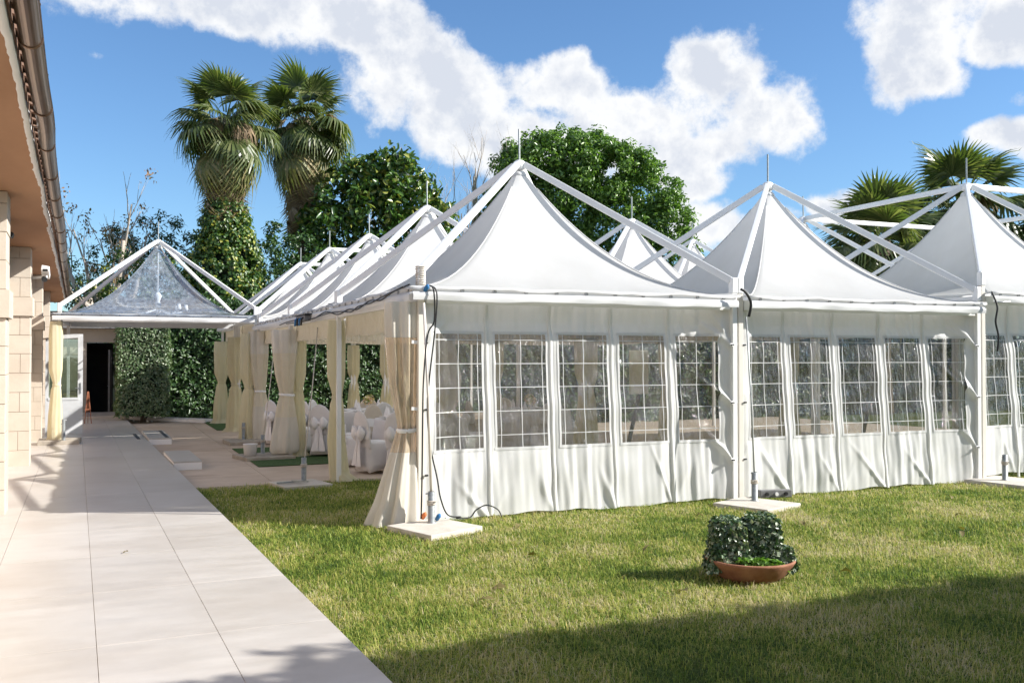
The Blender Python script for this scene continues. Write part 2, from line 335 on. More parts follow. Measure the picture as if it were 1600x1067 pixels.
MT['potgreen'] = M_leaf('bright_clover', [(.10, .22, .03), (.14, .28, .045), (.19, .33, .06)], .4, .3)

# ------------------------------------------------------------------ geometry of the place
X0, Y0, S = 2.87, 9.37, 4.0
DEL = R(2.0)                                    # the house and walkway stand two degrees off the tents
cD, sD = math.cos(DEL), math.sin(DEL)
def WP(a, b): return (a * cD - b * sD, a * sD + b * cD)
def zwalk(b): return float(zg(0, b)) + .12

# ------------------------------------------------------------------ ground
xs = np.concatenate([[-600, -200, -60, -20], np.arange(-15, 41, 5), [60, 200, 600]]); ys = np.concatenate([[-600, -200, -60, -25], np.arange(-20, 46, 5), [60, 200, 600]])
gx, gy = np.meshgrid(xs, ys); gz = zg(gx, gy) - .012
V = np.stack([gx, gy, gz], -1).reshape(-1, 3); nx, ny = len(xs), len(ys)
F = [(j * nx + i, j * nx + i + 1, (j + 1) * nx + i + 1, (j + 1) * nx + i) for j in range(ny - 1) for i in range(nx - 1)]
tag(npobj('ground', V, F, MT['lawn'], smooth=True), kind='structure')

# walkway of porcelain tiles (tiles are pieces of the walkway)
wk = MB()
bs = [-2.5 + 1.35 * k for k in range(29)]
for b0, b1 in zip(bs[:-1], bs[1:]):
    pass
AED = [-1.0, -.53, .105, .74, 1.375]
wb0, wb1 = bs[0], bs[-1]
wk.add([(-1.0, wb0, zwalk(wb0) - .02), (1.372, wb0, zwalk(wb0) - .02), (1.372, wb1, zwalk(wb1) - .02), (-1.0, wb1, zwalk(wb1) - .02),
        (-1.0, wb0, zwalk(wb0) - .3), (1.372, wb0, zwalk(wb0) - .3), (1.372, wb1, zwalk(wb1) - .3), (-1.0, wb1, zwalk(wb1) - .3)],
       [(0,1,2,3),(7,6,5,4),(0,4,5,1),(1,5,6,2),(2,6,7,3),(3,7,4,0)])
walk = wk.build('walkway', MT['grout']); walk.rotation_euler.z = DEL; tag(walk, kind='structure')
slope = math.atan(-.0136)
tmesh = {}
for ci, (a0, a1) in enumerate(zip(AED[:-1], AED[1:])):
    m = MB().box(0, a1 - a0 - .0025, 0, 1.3475, -.022, 0); o = m.build('walkway_tile', MT['tile'], walk, bevel=.0015); tmesh[ci] = o.data; bpy.data.objects.remove(o)
    for b0 in bs[:-1]:
        t_ = bpy.data.objects.new('walkway_tile', tmesh[ci]); link(t_, walk)
        t_.location = (a0, b0, zwalk(b0) + random.uniform(-.0006, .0006)); t_.rotation_euler = (slope, 0, 0)

# patio behind the first tents
PY = 13.45
pb = MB()
def slab_sheet(mb, x0, x1, y0, y1, dz, th=.02):
    mb.add([(x0, y0, zg(x0, y0) + dz), (x1, y0, zg(x1, y0) + dz), (x1, y1, zg(x1, y1) + dz), (x0, y1, zg(x0, y1) + dz),
            (x0, y0, zg(x0, y0) + dz - th), (x1, y0, zg(x1, y0) + dz - th), (x1, y1, zg(x1, y1) + dz - th), (x0, y1, zg(x0, y1) + dz - th)],
           [(0,1,2,3),(7,6,5,4),(0,4,5,1),(1,5,6,2),(2,6,7,3),(3,7,4,0)])
slab_sheet(pb, .2, 19, PY, 31.6, .004)
patio = tag(pb.build('patio', MT['grout']), kind='structure')
px = [.25, 2.05, 3.85, 5.65, 7.45, 9.25, 11.05]; py = [PY + .02 + 1.5 * k for k in range(13)]
for i in range(len(px) - 1):
    for j in range(len(py) - 1):
        m = MB(); slab_sheet(m, px[i] + .006, px[i + 1] - .006, py[j] + .006, py[j + 1] - .006, .012 + random.uniform(-.002, .002), .012)
        m.build('paving_slab', MT['paver'], patio)
for (x0, x1, y0, y1) in ((2.15, 6.0, 15.85, 19.7), (2.45, 6.2, 25.9, 30.2)):
    m = MB(); slab_sheet(m, x0, x1, y0, y1, .026, .01)
    t_ = m.build('artificial_turf', MT['turf']); tag(t_, kind='structure')

# ------------------------------------------------------------------ house on the left (local frame: a across, b along)
house = empty('stone_house', (0, 0, 0), DEL, 'long limestone house with brown gutter and deep soffit beside the tiled walkway', 'house')
SZ = 3.46
MB().box(-1.35, -1.0, -4, 33.4, -.5, SZ + .3).build('wall', MT['plaster'], house)
# soffit with broken white edge
m = MB(); m.box(-1.0, -.36, -4, 33.5, SZ, SZ + .05); m.build('soffit', MT['soffit'], house)
m = MB(); vs = []; K = 520
bb = np.linspace(-4, 33.5, K); jag = np.cumsum(rng.normal(0, .004, K)); jag -= np.convolve(jag, np.ones(41) / 41, 'same'); jag = np.clip(jag + rng.normal(0, .003, K), -.02, .02)
inn = -.375 + jag
V = np.concatenate([np.stack([inn, bb, np.full(K, SZ - .008)], -1), np.stack([np.full(K, -.335) + jag * .5, bb, np.full(K, SZ - .008)], -1),
                    np.stack([np.full(K, -.335) + jag * .5, bb, np.full(K, SZ + .055)], -1), np.stack([inn, bb, np.full(K, SZ + .002)], -1)])
F = []
for r in range(3): F += [(r * K + k, r * K + k + 1, (r + 1) * K + k + 1, (r + 1) * K + k) for k in range(K - 1)]
npobj('soffit_edge', V, F, MT['white'], house)
# roof rising behind the gutter
m = MB(); m.add([(-.33, -4, SZ + .10), (-.33, 33.5, SZ + .10), (-4.5, 33.5, SZ + 1.5), (-4.5, -4, SZ + 1.5), (-.33, -4, SZ + .06), (-.33, 33.5, SZ + .06), (-4.5, 33.5, SZ + .06), (-4.5, -4, SZ + .06)],
               [(0,1,2,3),(7,6,5,4),(0,4,5,1),(1,5,6,2),(2,6,7,3),(3,7,4,0)]); rf = m.build('roof', MT['rooftile'], house)
pan = MB(); n = 8
rings = [[(x, .075 * math.cos(math.pi * k / n), .03 + .06 * math.sin(math.pi * k / n)) for k in range(n + 1)] + [(x, .065 * math.cos(math.pi * k / n), .02 + .05 * math.sin(math.pi * k / n)) for k in range(n, -1, -1)] for x in (-.22, .2)]
pan.loft(rings); tl = pan.build('roof_tile', MT['rooftile'], house); tmd = tl.data; bpy.data.objects.remove(tl)
for k in range(150):
    t_ = bpy.data.objects.new('roof_tile', tmd); link(t_, rf); t_.location = (-.42, -3.9 + k * .248, SZ + .11); t_.rotation_euler = (0, R(18), 0)
# gutter in sections with collars and brackets, sagging a little
gz_ = lambda b: SZ + .085 - .035 * math.exp(-((b - 13.5) / 2.0) ** 2) - .03 * math.exp(-((b - 8.2) / .7) ** 2)
ga_ = lambda b: -.255 + .022 * math.exp(-((b - 14.5) / 2.6) ** 2) + .018 * math.exp(-((b - 8.0) / .8) ** 2)
sec = [-3, -.6, 1.7, 3.6, 4.9, 6.0, 7.6, 8.9, 10.4, 11.7, 13.0, 14.6, 16.2, 17.6, 19.4, 21.5, 23.7, 26, 28.4, 30.8, 33.2]
for s0, s1 in zip(sec[:-1], sec[1:]):
    m = MB(); rings = []
    for b in np.linspace(s0, s1, 6):
        ca, cz, r = ga_(b), gz_(b), .060; o_ = [(ca + r * math.cos(math.pi + math.pi * k / 12), b, cz + r * 1.05 * math.sin(math.pi + math.pi * k / 12)) for k in range(13)]
        o_ += [(ca + r + .008, b, cz + .006), (ca + r - .006, b, cz + .008)]
        i_ = [(ca + (r - .006) * math.cos(math.pi + math.pi * k / 12), b, cz + (r - .006) * 1.05 * math.sin(math.pi + math.pi * k / 12)) for k in range(12, -1, -1)]
        rings.append(o_ + i_)
    m.loft(rings); gs_ = m.build('gutter_section', MT['gutter'], house, smooth=False)
    m = MB(); b = s1; ca, cz = ga_(b), gz_(b)
    m.loft([[(ca + q * math.cos(math.pi + math.pi * k / 12), bb_, cz + q * 1.05 * math.sin(math.pi + math.pi * k / 12)) for k in range(13)] + [(ca + (q - .008) * math.cos(math.pi + math.pi * k / 12), bb_, cz + (q - .008) * 1.05 * math.sin(math.pi + math.pi * k / 12)) for k in range(12, -1, -1)] for q, bb_ in ((.065, b - .02), (.069, b - .012), (.069, b + .012), (.065, b + .02))])
    m.build('collar', MT['gutter'], gs_)
    m = MB(); bm_ = (s0 + s1) / 2; m.bar((-.36, bm_, gz_(bm_) + .012), (ga_(bm_) + .07, bm_, gz_(bm_) + .012), .022, .006); m.build('bracket', MT['gutter'], gs_)
# pilasters of stone blocks
def pilaster(b0, seed):
    rd = random.Random(seed); zb = zwalk(b0) - .05
    core = MB().box(-1.0, -.688, b0 + .008, b0 + .502, zb, SZ).build('pilaster', MT['mortar'], house)
    z = zb; k = 0
    while z < SZ - .02:
        h = .30 + rd.uniform(-.006, .006)
        if SZ - z - h < .12: h = SZ - z
        z1 = z + h - .007
        imp = 2.28 < z + h / 2 < 2.58
        fr = -.68 + (.035 if imp else rd.uniform(-.003, .003)); f0 = b0 - (.035 if imp else rd.uniform(-.003, .003)); f1 = b0 + .51 + (.035 if imp else 0)
        cuts = [(-1.0, fr)] if k % 2 == 0 or imp else [(-1.0, -.83 + rd.uniform(-.02, .02)), (None, fr)]
        for q, (u0, u1) in enumerate(cuts):
            if u0 is None: u0 = cuts[0][1] + .006
            MB().box(u0, u1, f0, f1, z, z1).build('block', MT['stone'], core, bevel=.004)
        z += h; k += 1
    return core
for b0, sd in ((5.55, 1), (11.14, 2), (16.7, 3), (22.25, 4), (27.8, 5)): pilaster(b0, sd)
# recessed windows high in the wall between pilasters
for b0 in (13.2, 18.7):
    w = MB().box(-1.0, -.975, b0, b0 + 1.6, 2.35, 3.0).build('window', MT['soffit'], house)
    MB().box(-.975, -.972, b0 + .06, b0 + 1.54, 2.41, 2.94).build('pane', MT['dark'], w)
    MB().box(-1.0, -.93, b0 - .05, b0 + 1.65, 2.29, 2.35).build('sill', MT['stone'], w)

# open glazed door hinged on the house
dd_ = empty('glazed_door', (*WP(-.68, 24.6), zwalk(24.6)), DEL + R(4), 'white arched glass door standing open against the house behind the clear tent post', 'door')
dw, dh = .80, 2.36
m = MB(); m.box(0, .07, -.022, .022, 0, dh - .1); m.box(dw - .11, dw, -.022, .022, 0, dh); m.box(.07, dw - .11, -.022, .022, 0, .82)
arch = [(x, dh - .1 + .10 * math.sin(math.pi / 2 * x / (dw - .11))) for x in np.linspace(0, dw - .11, 9)]
for (xa, za), (xb, zb) in zip(arch[:-1], arch[1:]): m.add([(xa, y, z) for y in (-.022, .022) for z in (za - .09, za)] + [(xb, y, z) for y in (-.022, .022) for z in (zb - .09, zb)], [(0,1,3,2),(4,6,7,5),(0,4,5,1),(2,3,7,6),(1,5,7,3),(0,2,6,4)])
m.build('frame', MT['white'], dd_)
MB().box(.07, dw - .11, -.004, .004, .82, dh - .12).build('pane', MT['glass'], dd_)
MB().box(.05, dw - .09, -.035, -.0225, .80, .86).build('rail', MT['white'], dd_)
h = MB().box(dw - .075, dw - .04, -.034, -.0225, .95, 1.2).build('handle_plate', MT['steel'], dd_)
MB().tube([(dw - .057, -.03, 1.08), (dw - .057, -.07, 1.08), (dw - .17, -.075, 1.08)], .009, 8).build('handle', MT['steel'], h)
# wall cameras and lamps
c_ = empty('security_camera', (*WP(-.68, 17.0), 3.0), DEL, 'white boxy security camera on an arm below the soffit', 'camera')
m = MB(); m.bar((-.0, .12, .0), (.22, -.02, .02), .035); m.build('arm', MT['white'], c_)
m = MB(); m.loft([[(.20 + x, y, .10 + z) for x, z in ((-.06, -.03), (.055, -.05), (.065, .03), (-.05, .05))] for y in (-.25, .28)]); hb = m.build('housing', MT['white'], c_, bevel=.008); hb.rotation_euler = (R(-10), 0, 0); hb.location.z = .0
MB().box(.165, .24, -.262, -.252, .085, .125).build('lens_window', MT['black'], c_)
MB().tube([(.17, .05, .0), (.19, -.1, -.03)], [.035, .045], 10).build('spotlight', MT['black'], c_)
c_ = empty('floodlight', (*WP(-.88, 13.4), SZ), DEL, 'small black floodlight hanging under the soffit', 'lamp')
MB().tube([(-.02, 0, .0), (-.02, 0, -.2)], .008, 6).build('stem', MT['greyplastic'], c_)
MB().loft([[(.05 + x * .8, y, -.17 + z * .75) for x, z in ((-.06, -.05), (.09, -.09), (.12, -.02), (-.03, .05))] for y in (-.1, .1)]).build('lamp_head', MT['black'], c_, bevel=.006)

# house at the end of the walkway with a dark doorway
eh = empty('end_house', (*WP(0, 34.2), float(zg(0, 34.2))), DEL, 'low stone building with a dark open doorway at the end of the walkway', 'house')
def wallblocks(x0, x1, z0, z1, y0, y1, parent, w=.55, h=.28):
    core = MB().box(x0 + .005, x1 - .005, y0 + .012, y1, z0, z1).build('wall', MT['mortar'], parent)
    z = z0; k = 0
    while z < z1 - .02:
        x = x0 - (w / 2 if k % 2 else 0)
        while x < x1:
            xa, xb = max(x, x0), min(x + w, x1)
            if xb - xa > .04: MB().box(xa, xb - .006, y0 + random.uniform(-.002, .002), y0 + .1, z, min(z + h, z1) - .006).build('block', MT['stone'], core, bevel=.003)
            x += w
        z += h; k += 1
wallblocks(-1.6, .28, 0.1, 2.55, 0, .3, eh); wallblocks(1.16, 2.3, .1, 2.55, 0, .3, eh); 
MB().box(-1.6, 2.3, -.015, .3, 2.553, 3.0).build('lintel', MT['stone'], eh, bevel=.005)
MB().box(-1.8, 2.6, -.5, 3, 3.003, 3.14).build('fascia', MT['greyplastic'], eh)
MB().box(-1.8, 2.6, -.3, 3, 3.14, 3.55).build('roof', MT['dark'], eh)
m = MB(); m.box(.283, 1.157, 2.4, 2.5, .1, 2.55); m.box(.1, .18, .3, 2.4, .1, 2.55); m.box(1.26, 1.34, .3, 2.4, .1, 2.55); m.build('interior', MT['dark'], eh)
dl = MB().box(1.0, 1.05, .05, .85, .15, 2.3).build('door', MT['dark'], eh); MB().tube([(.99, .12, 1.1), (.94, .12, 1.1), (.93, .24, 1.1)], .012, 8).build('handle', MT['steel'], dl)
MB().box(.93, .985, -.02, .02, .15, 2.3).build('door_edge', MT['greyplastic'], dl)
MB().box(-1.6, 2.3, -2.4, -.02, .0, .24).build('step', MT['tile'], eh, bevel=.01)

# ------------------------------------------------------------------ pagoda tents
KIND = {'A': (2.645, 2.455, 4.26), 'B': (2.86, 2.61, 4.53), 'C': (2.80, 2.62, 4.40)}
TENTS = {(0,0):'A',(1,0):'A',(0,1):'A',(1,1):'A',(0,2):'A',(1,2):'A',(0,3):'C',(0,4):'C',(1,3):'C',(1,4):'C',(2,0):'B',(3,0):'B',(2,1):'B',(3,1):'B',(2,2):'B',(-1,3):'C'}
TLAB = {
 (0,0):'white pagoda tent on the lawn corner, bundled sidewall and rope-wrapped post on its corner',
 (1,0):'white pagoda tent with walled front standing behind the potted ivy bowl',
 (2,0):'taller white pagoda tent past the ivy bowl, level bars joining its peak to others',
 (3,0):'tall white pagoda tent at the lawn row end, beyond the palm trees view',
 (0,1):'white pagoda tent directly behind the lawn corner tent, open side toward the walkway',
 (0,2):'white pagoda tent third from the lawn along the open walkway side',
 (0,3):'white pagoda tent joined to the clear roofed tent, level bar at its peak',
 (0,4):'last white pagoda tent by the dark hedge, fifth along the walkway side',
 (1,1):'white pagoda tent peak behind the gap between the two walled lawn tents',
 (1,2):'white pagoda tent in the middle of the cluster, one bay inside the walkway side',
 (1,3):'white pagoda tent of the inner row, beside the tent joined to the clear one',
 (1,4):'white pagoda tent of the inner row next to the hedge',
 (2,1):'tall white pagoda tent whose peak bars cross in front of the palms',
 (2,2):'tall white pagoda tent peak beside the big round tree',
 (3,1):'tall white pagoda tent farthest back among the palm side tents',
 (-1,3):'pagoda tent with transparent plastic roof spanning the walkway'}
def hubpos(i, j): return Vector((X0 + S * (i + .5), Y0 + S * (j + .5), KIND[TENTS[(i, j)]][2]))
def wav(u, rd, amp, freqs):
    return sum(amp / (q + 1) * np.sin(f * u + rd.uniform(0, 6.3)) for q, f in enumerate(freqs))
POSTTOP = {}
def tent(i, j):
    kd = TENTS[(i, j)]; E, ze, A = KIND[kd]; clear = (i, j) == (-1, 3)
    cx, cy = X0 + S * (i + .5), Y0 + S * (j + .5); zb = float(zg(cx, cy)); rd = random.Random(i * 31 + j * 7 + 5)
    root = empty('clear_pagoda_tent' if clear else 'pagoda_tent', (cx, cy, 0), 0, TLAB[(i, j)], 'tent', 'pagoda tents pitched in a grid')
    L = lambda v: (v[0] - cx, v[1] - cy, v[2])
    ext = {'x-': (i - 1, j) not in TENTS, 'x+': (i + 1, j) not in TENTS, 'y-': (i, j - 1) not in TENTS, 'y+': (i, j + 1) not in TENTS}
    ov = {k: (2.115 if e else 1.945) for k, e in ext.items()}
    if (i, j) == (1, 0): ov['x+'] = 1.97
    zt = A - .15; M = 25; rows = 30
    # perimeter of the square, counterclockwise from (-,-)
    P = []
    for k in range(4):
        cs = [(-ov['x-'], -ov['y-']), (ov['x+'], -ov['y-']), (ov['x+'], ov['y+']), (-ov['x-'], ov['y+'])]
        a, b = np.array(cs[k]), np.array(cs[(k + 1) % 4])
        for q in range(M): P.append(a + (b - a) * q / M)
    P = np.array(P); n = len(P); th = np.arctan2(P[:, 1], P[:, 0]); C = np.stack([np.cos(th), np.sin(th)], -1) * .085
    per = np.arange(n)
    V = []
    u_ = per / n * 16
    edge_w = wav(u_, rd, .010, (5.1, 8.7, 13.3)) - .008 * np.abs(np.sin(u_ * math.pi * 11 / 4))
    sag = 1 + .012 * np.sin(4 * th)
    for r in range(rows + 1):
        s = r / rows; ss = s ** .9
        pt = P * (1 - ss) + C * ss
        # faces bow inward between the hips
        bow = 1 - .10 * math.sin(math.pi * min(1, ss * 1.02)) * (np.cos(2 * th) ** 2) * .55
        pt = pt * bow[:, None]
        z = ze + (zt - ze) * ss ** 2.05 * sag ** (1 - ss) + edge_w * (1 - ss) ** 6
        V.append(np.stack([pt[:, 0], pt[:, 1], z], -1))
    hem = V[0].copy(); hem[:, 2] -= .022; V.insert(0, hem)
    V = np.concatenate(V); R_ = rows + 2
    F = [(r * n + k, r * n + (k + 1) % n, (r + 1) * n + (k + 1) % n, (r + 1) * n + k) for r in range(R_ - 1) for k in range(n)]
    can = npobj('canopy', V, F, MT['clearcanopy'] if clear else MT['canopy'], root, True)
    if clear: tag(can, 'transparent plastic roof')
    MB().lathe([(.0, zt + .05), (.07, zt + .045), (.095, zt + .01), (.1, zt - .03), (.088, zt - .035)], 20, cap=False).build('canopy_cap', MT['valance'], can, True)
    # hip welts
    for k in range(4):
        pts = [V[(r + 1) * n + k * M] + np.array((0, 0, .004)) for r in range(0, rows - 1, 2)]
        MB().tube(pts, .009, 5).build('hip_welt', MT['clearcanopy'] if clear else MT['canopy'], can, True)
    # valance and rails
    for key, (ax, sg) in {'x-': (0, -1), 'x+': (0, 1), 'y-': (1, -1), 'y+': (1, 1)}.items():
        d0 = ov[key]; lo = -ov['y-' if ax == 0 else 'x-'] + .03; hi = ov['y+' if ax == 0 else 'x+'] - .03
        K = 90; u = np.linspace(lo, hi, K)
        if ext[key]:
            w0 = wav(u, rd, .006, (4.3, 9.1, 15.7)); w1 = wav(u, rd, .012, (3.1, 7.7, 12.9)); zz = wav(u, rd, .006, (2.7, 6.3, 11.9))
            prof = [(d0 - .036 + 0 * u, ze + .004 + 0 * u), (d0 - .048 + w0 * .4, ze - .055 + 0 * u), (d0 - .004 + w0 * .5, ze - .060 + zz * .4), (d0 + .012 + w1 * .7, ze - .095 + zz * .5), (d0 + .006 + w1, ze - .145 + zz)]
            V2 = []
            for d, z in prof:
                V2.append(np.stack([sg * d, u, z], -1) if ax == 0 else np.stack([u, sg * d, z], -1))
            V2 = np.concatenate(V2); F2 = [(r * K + k, r * K + k + 1, (r + 1) * K + k + 1, (r + 1) * K + k) for r in range(len(prof) - 1) for k in range(K - 1)]
            vo = npobj('valance', V2, F2, MT['valance'], root, True)
            if key in ('y-', 'x-'):
                g = MB()
                for q in range(11):
                    uu = lo + (hi - lo) * (q + .5) / 11; zc = ze - .036; dd = d0 - .036
                    c = Vector((sg * dd, uu, zc) if ax == 0 else (uu, sg * dd, zc)); nn = Vector((sg, 0, 0) if ax == 0 else (0, sg, 0)); t1 = Vector((0, 0, 1)); t2 = nn.cross(t1)
                    rg = [[c + nn * dn + (t1 * math.cos(2 * math.pi * a / 8) + t2 * math.sin(2 * math.pi * a / 8)) * rr for a in range(8)] for dn, rr in ((0, .024), (.008, .022), (.008, .010), (.001, .009))]
                    g.loft(rg)
                go = g.build('eyelets', MT['steel'], vo, True); go['kind'] = 'stuff'
        rl = MB(); a = 1.9; dd = 1.955 * sg; rb = ze - (.17 if ext[key] else .10)
        if ax == 0: rl.box(dd - .025, dd + .025, -a, a, rb, ze - .05)
        else: rl.box(-a, a, dd - .025, dd + .025, rb, ze - .05)
        rl.build('eave_rail', MT['alu'], root)
        # gathered lining hung inside
        if not clear and (i in (0, 1)) and key != 'y-':
            K = 260; u = np.linspace(-1.88, 1.88, K); dd = 1.885
            ph = np.cumsum(np.full(K, .8) + rng.normal(0, .25, K)); rf_ = np.sin(ph)
            rowsL = [(dd, ze - .06, .004), (dd - .06, ze - .15, .03), (dd - .02, ze - .20, .008), (dd - .06, ze - .27, .035), (dd - .04, ze - .42, .045)]
            V2 = []
            sw = .03 * np.abs(np.sin(u * 2.4))
            for q, (d, z, am) in enumerate(rowsL):
                d_ = d + am * rf_; z_ = z - sw * (q / 4) + 0 * u
                V2.append(np.stack([sg * d_, u, z_], -1) if ax == 0 else np.stack([u, sg * d_, z_], -1))
            V2 = np.concatenate(V2); F2 = [(r * K + k, r * K + k + 1, (r + 1) * K + k + 1, (r + 1) * K + k) for r in range(len(rowsL) - 1) for k in range(K - 1)]
            npobj('ruffle', V2, F2, MT['lining'], root, True)
    # posts, arms
    hub = Vector((0, 0, A))
    for sx in (-1, 1):
        for sy in (-1, 1):
            q = 1.957; gx_, gy_ = cx + sx * q, cy + sy * q; z0 = float(zg(gx_, gy_))
            top = Vector((sx * q, sy * q, E))
            po = MB().box(sx * q - .034, sx * q + .034, sy * q - .034, sy * q + .034, z0, E - .02).build('post', MT['post'] if (sx, sy) == (-1, -1) else MT['alu'], root, bevel=.006)
            MB().box(sx * q - .042, sx * q + .042, sy * q - .042, sy * q + .042, E - .16, E + .03).build('socket', MT['alu'], po, bevel=.012)
            d = (top - hub).normalized()
            MB().bar(hub + Vector((sx * .05, sy * .05, -.015)), top + Vector((-sx * .02, -sy * .02, .0)), .055, .082).build('arm', MT['alu'], root, bevel=.008)
    h_ = MB().lathe([(.03, A - .09), (.075, A - .07), (.08, A + .02), (.05, A + .045), (.02, A + .05)], 14).build('hub', MT['alu'], root, True)
    MB().tube([(0, 0, A + .04), (rd.uniform(-.008, .008), 0, A + .46)], .0125, 8).build('spike', MT['galv'], h_)
    MB().tube([(0, 0, zt + .04), (0, 0, A - .08)], .012, 6).build('hanger', MT['steel'], h_)
    return root
for ij in TENTS: TENTS_ROOT = tent(*ij)
roots = {}
for o in COL.objects:
    if o.type == 'EMPTY' and o.name.split('.')[0] in ('pagoda_tent', 'clear_pagoda_tent'): roots[(round((o.location.x - X0) / S - .5), round((o.location.y - Y0) / S - .5))] = o
for a, b in (((2,0),(2,1)), ((2,1),(3,1)), ((2,0),(3,0)), ((3,0),(3,1)), ((0,3),(1,3)), ((0,4),(1,4))):
    p, q = hubpos(*a), hubpos(*b); c = Vector((roots[a].location.x, roots[a].location.y, 0)); d = (q - p).normalized()
    MB().bar(p - c + d * .07, q - c - d * .07, .055, .085).build('ridge_bar', MT['alu'], roots[a], bevel=.008)

# rope lashing on the lawn corner post
m = MB(); pts = []
for k in range(260):
    t_ = k / 259; a = t_ * 2 * math.pi * 17; rr = .047 + .004 * math.sin(a * .37)
    pts.append((X0 + .043 + rr * math.cos(a), Y0 + .043 + rr * math.sin(a), 2.47 + .19 * t_ + .008 * math.sin(a * .5)))
m.tube(pts, .0065, 6); tag(m.build('rope_lashing', MT['rope'], smooth=True), 'beige rope wound round the top of the lawn corner post', 'rope')

# ------------------------------------------------------------------ sidewalls with windows
def sidewall(i, seed, label, off=0.0, zf=0.0):
    rd = np.random.default_rng(seed); x0, x1 = X0 + S * i + .075, X0 + S * (i + 1) - .075; W_ = x1 - x0
    yb = Y0 + .04 + off; E, ze, A = KIND[TENTS[(i, 0)]]
    zt = ze - .10; z0 = .03
    root = empty('side_wall', (x0, yb, 0), 0, label, 'tent wall', 'white walls with windows along the lawn front')
    NU, NZ = 300, 130
    U = np.linspace(0, W_, NU + 1); Z = np.linspace(0, 1, NZ + 1)
    pw = W_ / 5
    ph = [rd.uniform(0, 6.28, 12) for _ in range(4)]
    folds = []
    for k in range(1, 5):                         # tension folds running down to the seam feet
        folds.append((k * pw + rd.uniform(-.03, .0), .0, -rd.uniform(.35, .9), rd.uniform(.02, .045), rd.uniform(.012, .03), rd.uniform(.25, .5)))
        if rd.random() < .6: folds.append((k * pw + rd.uniform(.0, .03), .0, rd.uniform(.3, .7), rd.uniform(.02, .04), rd.uniform(.003, .008), rd.uniform(.2, .4)))
    for zf_ in (1.87, 1.18, .5):
        for q in range(2):
            folds.append((W_, zf_, rd.uniform(-1.6, -.5), rd.uniform(.02, .04), rd.uniform(.015, .034), rd.uniform(.25, .5)))
            folds.append((0, zf_, rd.uniform(.5, 1.6), rd.uniform(.02, .04), rd.uniform(.006, .015), rd.uniform(.15, .35)))
    def D(u, z):
        """inward set-back of the cloth at (u, height z)"""
        base = np.interp(z, [0, .5, 1.3, 1.95, 2.1, 2.6], [.04, .07, .13, .185, .21, .20])
        pan = np.abs(np.sin(math.pi * u / pw))                     # each panel bellies outwards between its seams
        ed = np.clip(np.minimum(u, W_ - u) / .4, 0, 1); ed = ed * ed * (3 - 2 * ed); base = base * (.12 + .88 * ed)
        d = base - .030 * pan * np.exp(-((z - 1.9) / .35) ** 2) - .012 * pan * np.exp(-((z - .9) / .6) ** 2)
        amp = .35 + .65 * np.sin(u * 2.1 + ph[0][0]) ** 2
        low = np.exp(-((z - .35) / .5) ** 2); hi = np.exp(-((z - 2.2) / .3) ** 2)
        for f, a, q in ((11, .009, 0), (21, .0078, 1), (38, .0055, 2), (67, .003, 3)):
            d = d + a * amp * (low * 1.0 + hi * 1.1 + .22) * np.sin(f * u + ph[1][q] + .9 * np.sin(z * (1.7 + q) + ph[2][q]) + .5 * np.sin(z * 5.1 + u * 2 + ph[3][q]))
        d = d + .006 * np.sin(9 * z + 4 * u + ph[2][5]) * np.sin(3.3 * u + ph[2][6]) + .004 * np.sin(17 * z - 7 * u + ph[2][7])
        for (uc, zc, sl_, w, a, ln) in folds:
            du, dz = u - uc, z - zc; n_ = math.hypot(1, sl_); al = (dz + du * sl_ * 0 + 0) ; t = (du * sl_ + dz) / n_ ; p_ = (du - dz * sl_) / n_
            t2 = du * (sl_ / n_) + dz / n_
            d = d - a * np.exp(-(p_ / w) ** 2) * np.exp(-((t2 - ln * .5) / ln) ** 2)
        for k in range(1, 5): d = d + .005 * np.exp(-((u - k * pw) / .025) ** 2) * np.clip((z - .1) * 4, 0, 1)
        return d
    hem = .02 + .012 * np.sin(U * 3 + ph[0][2]) + .008 * np.sin(U * 11 + ph[0][3])
    gu, gv = np.meshgrid(U, Z); gzz = (hem + zg(x0 + U, yb) + zf)[None, :] * (1 - gv) + zt * gv
    gd = D(gu, gzz); V = np.stack([gu, gd, gzz], -1).reshape(-1, 3); idx = np.arange((NU + 1) * (NZ + 1)).reshape(NZ + 1, NU + 1)
    q = np.stack([idx[:-1, :-1], idx[:-1, 1:], idx[1:, 1:], idx[1:, :-1]], -1).reshape(-1, 4)
    fu = ((gu[:-1, :-1] + gu[1:, 1:]) / 2).ravel(); fz = ((gzz[:-1, :-1] + gzz[1:, 1:]) / 2).ravel()
    wz0, wz1 = .735 + zf * .5, 1.985 + zf
    wins = []
    for k in range(5):
        a, b = k * pw + .088, (k + 1) * pw - .060
        if k == 0: a += .05
        if k == 4: b -= .09
        wins.append((a, b))
    inwin = np.zeros(len(q), int)
    for k, (a, b) in enumerate(wins): inwin[(fu > a) & (fu < b) & (fz > wz0) & (fz < wz1)] = k + 1
    def sub(name, mask, mat, par):
        f = q[mask]; used, inv = np.unique(f, return_inverse=True); return npobj(name, V[used], inv.reshape(-1, 4), mat, par, True)
    cloth = sub('cloth', inwin == 0, MT['wall'], root)
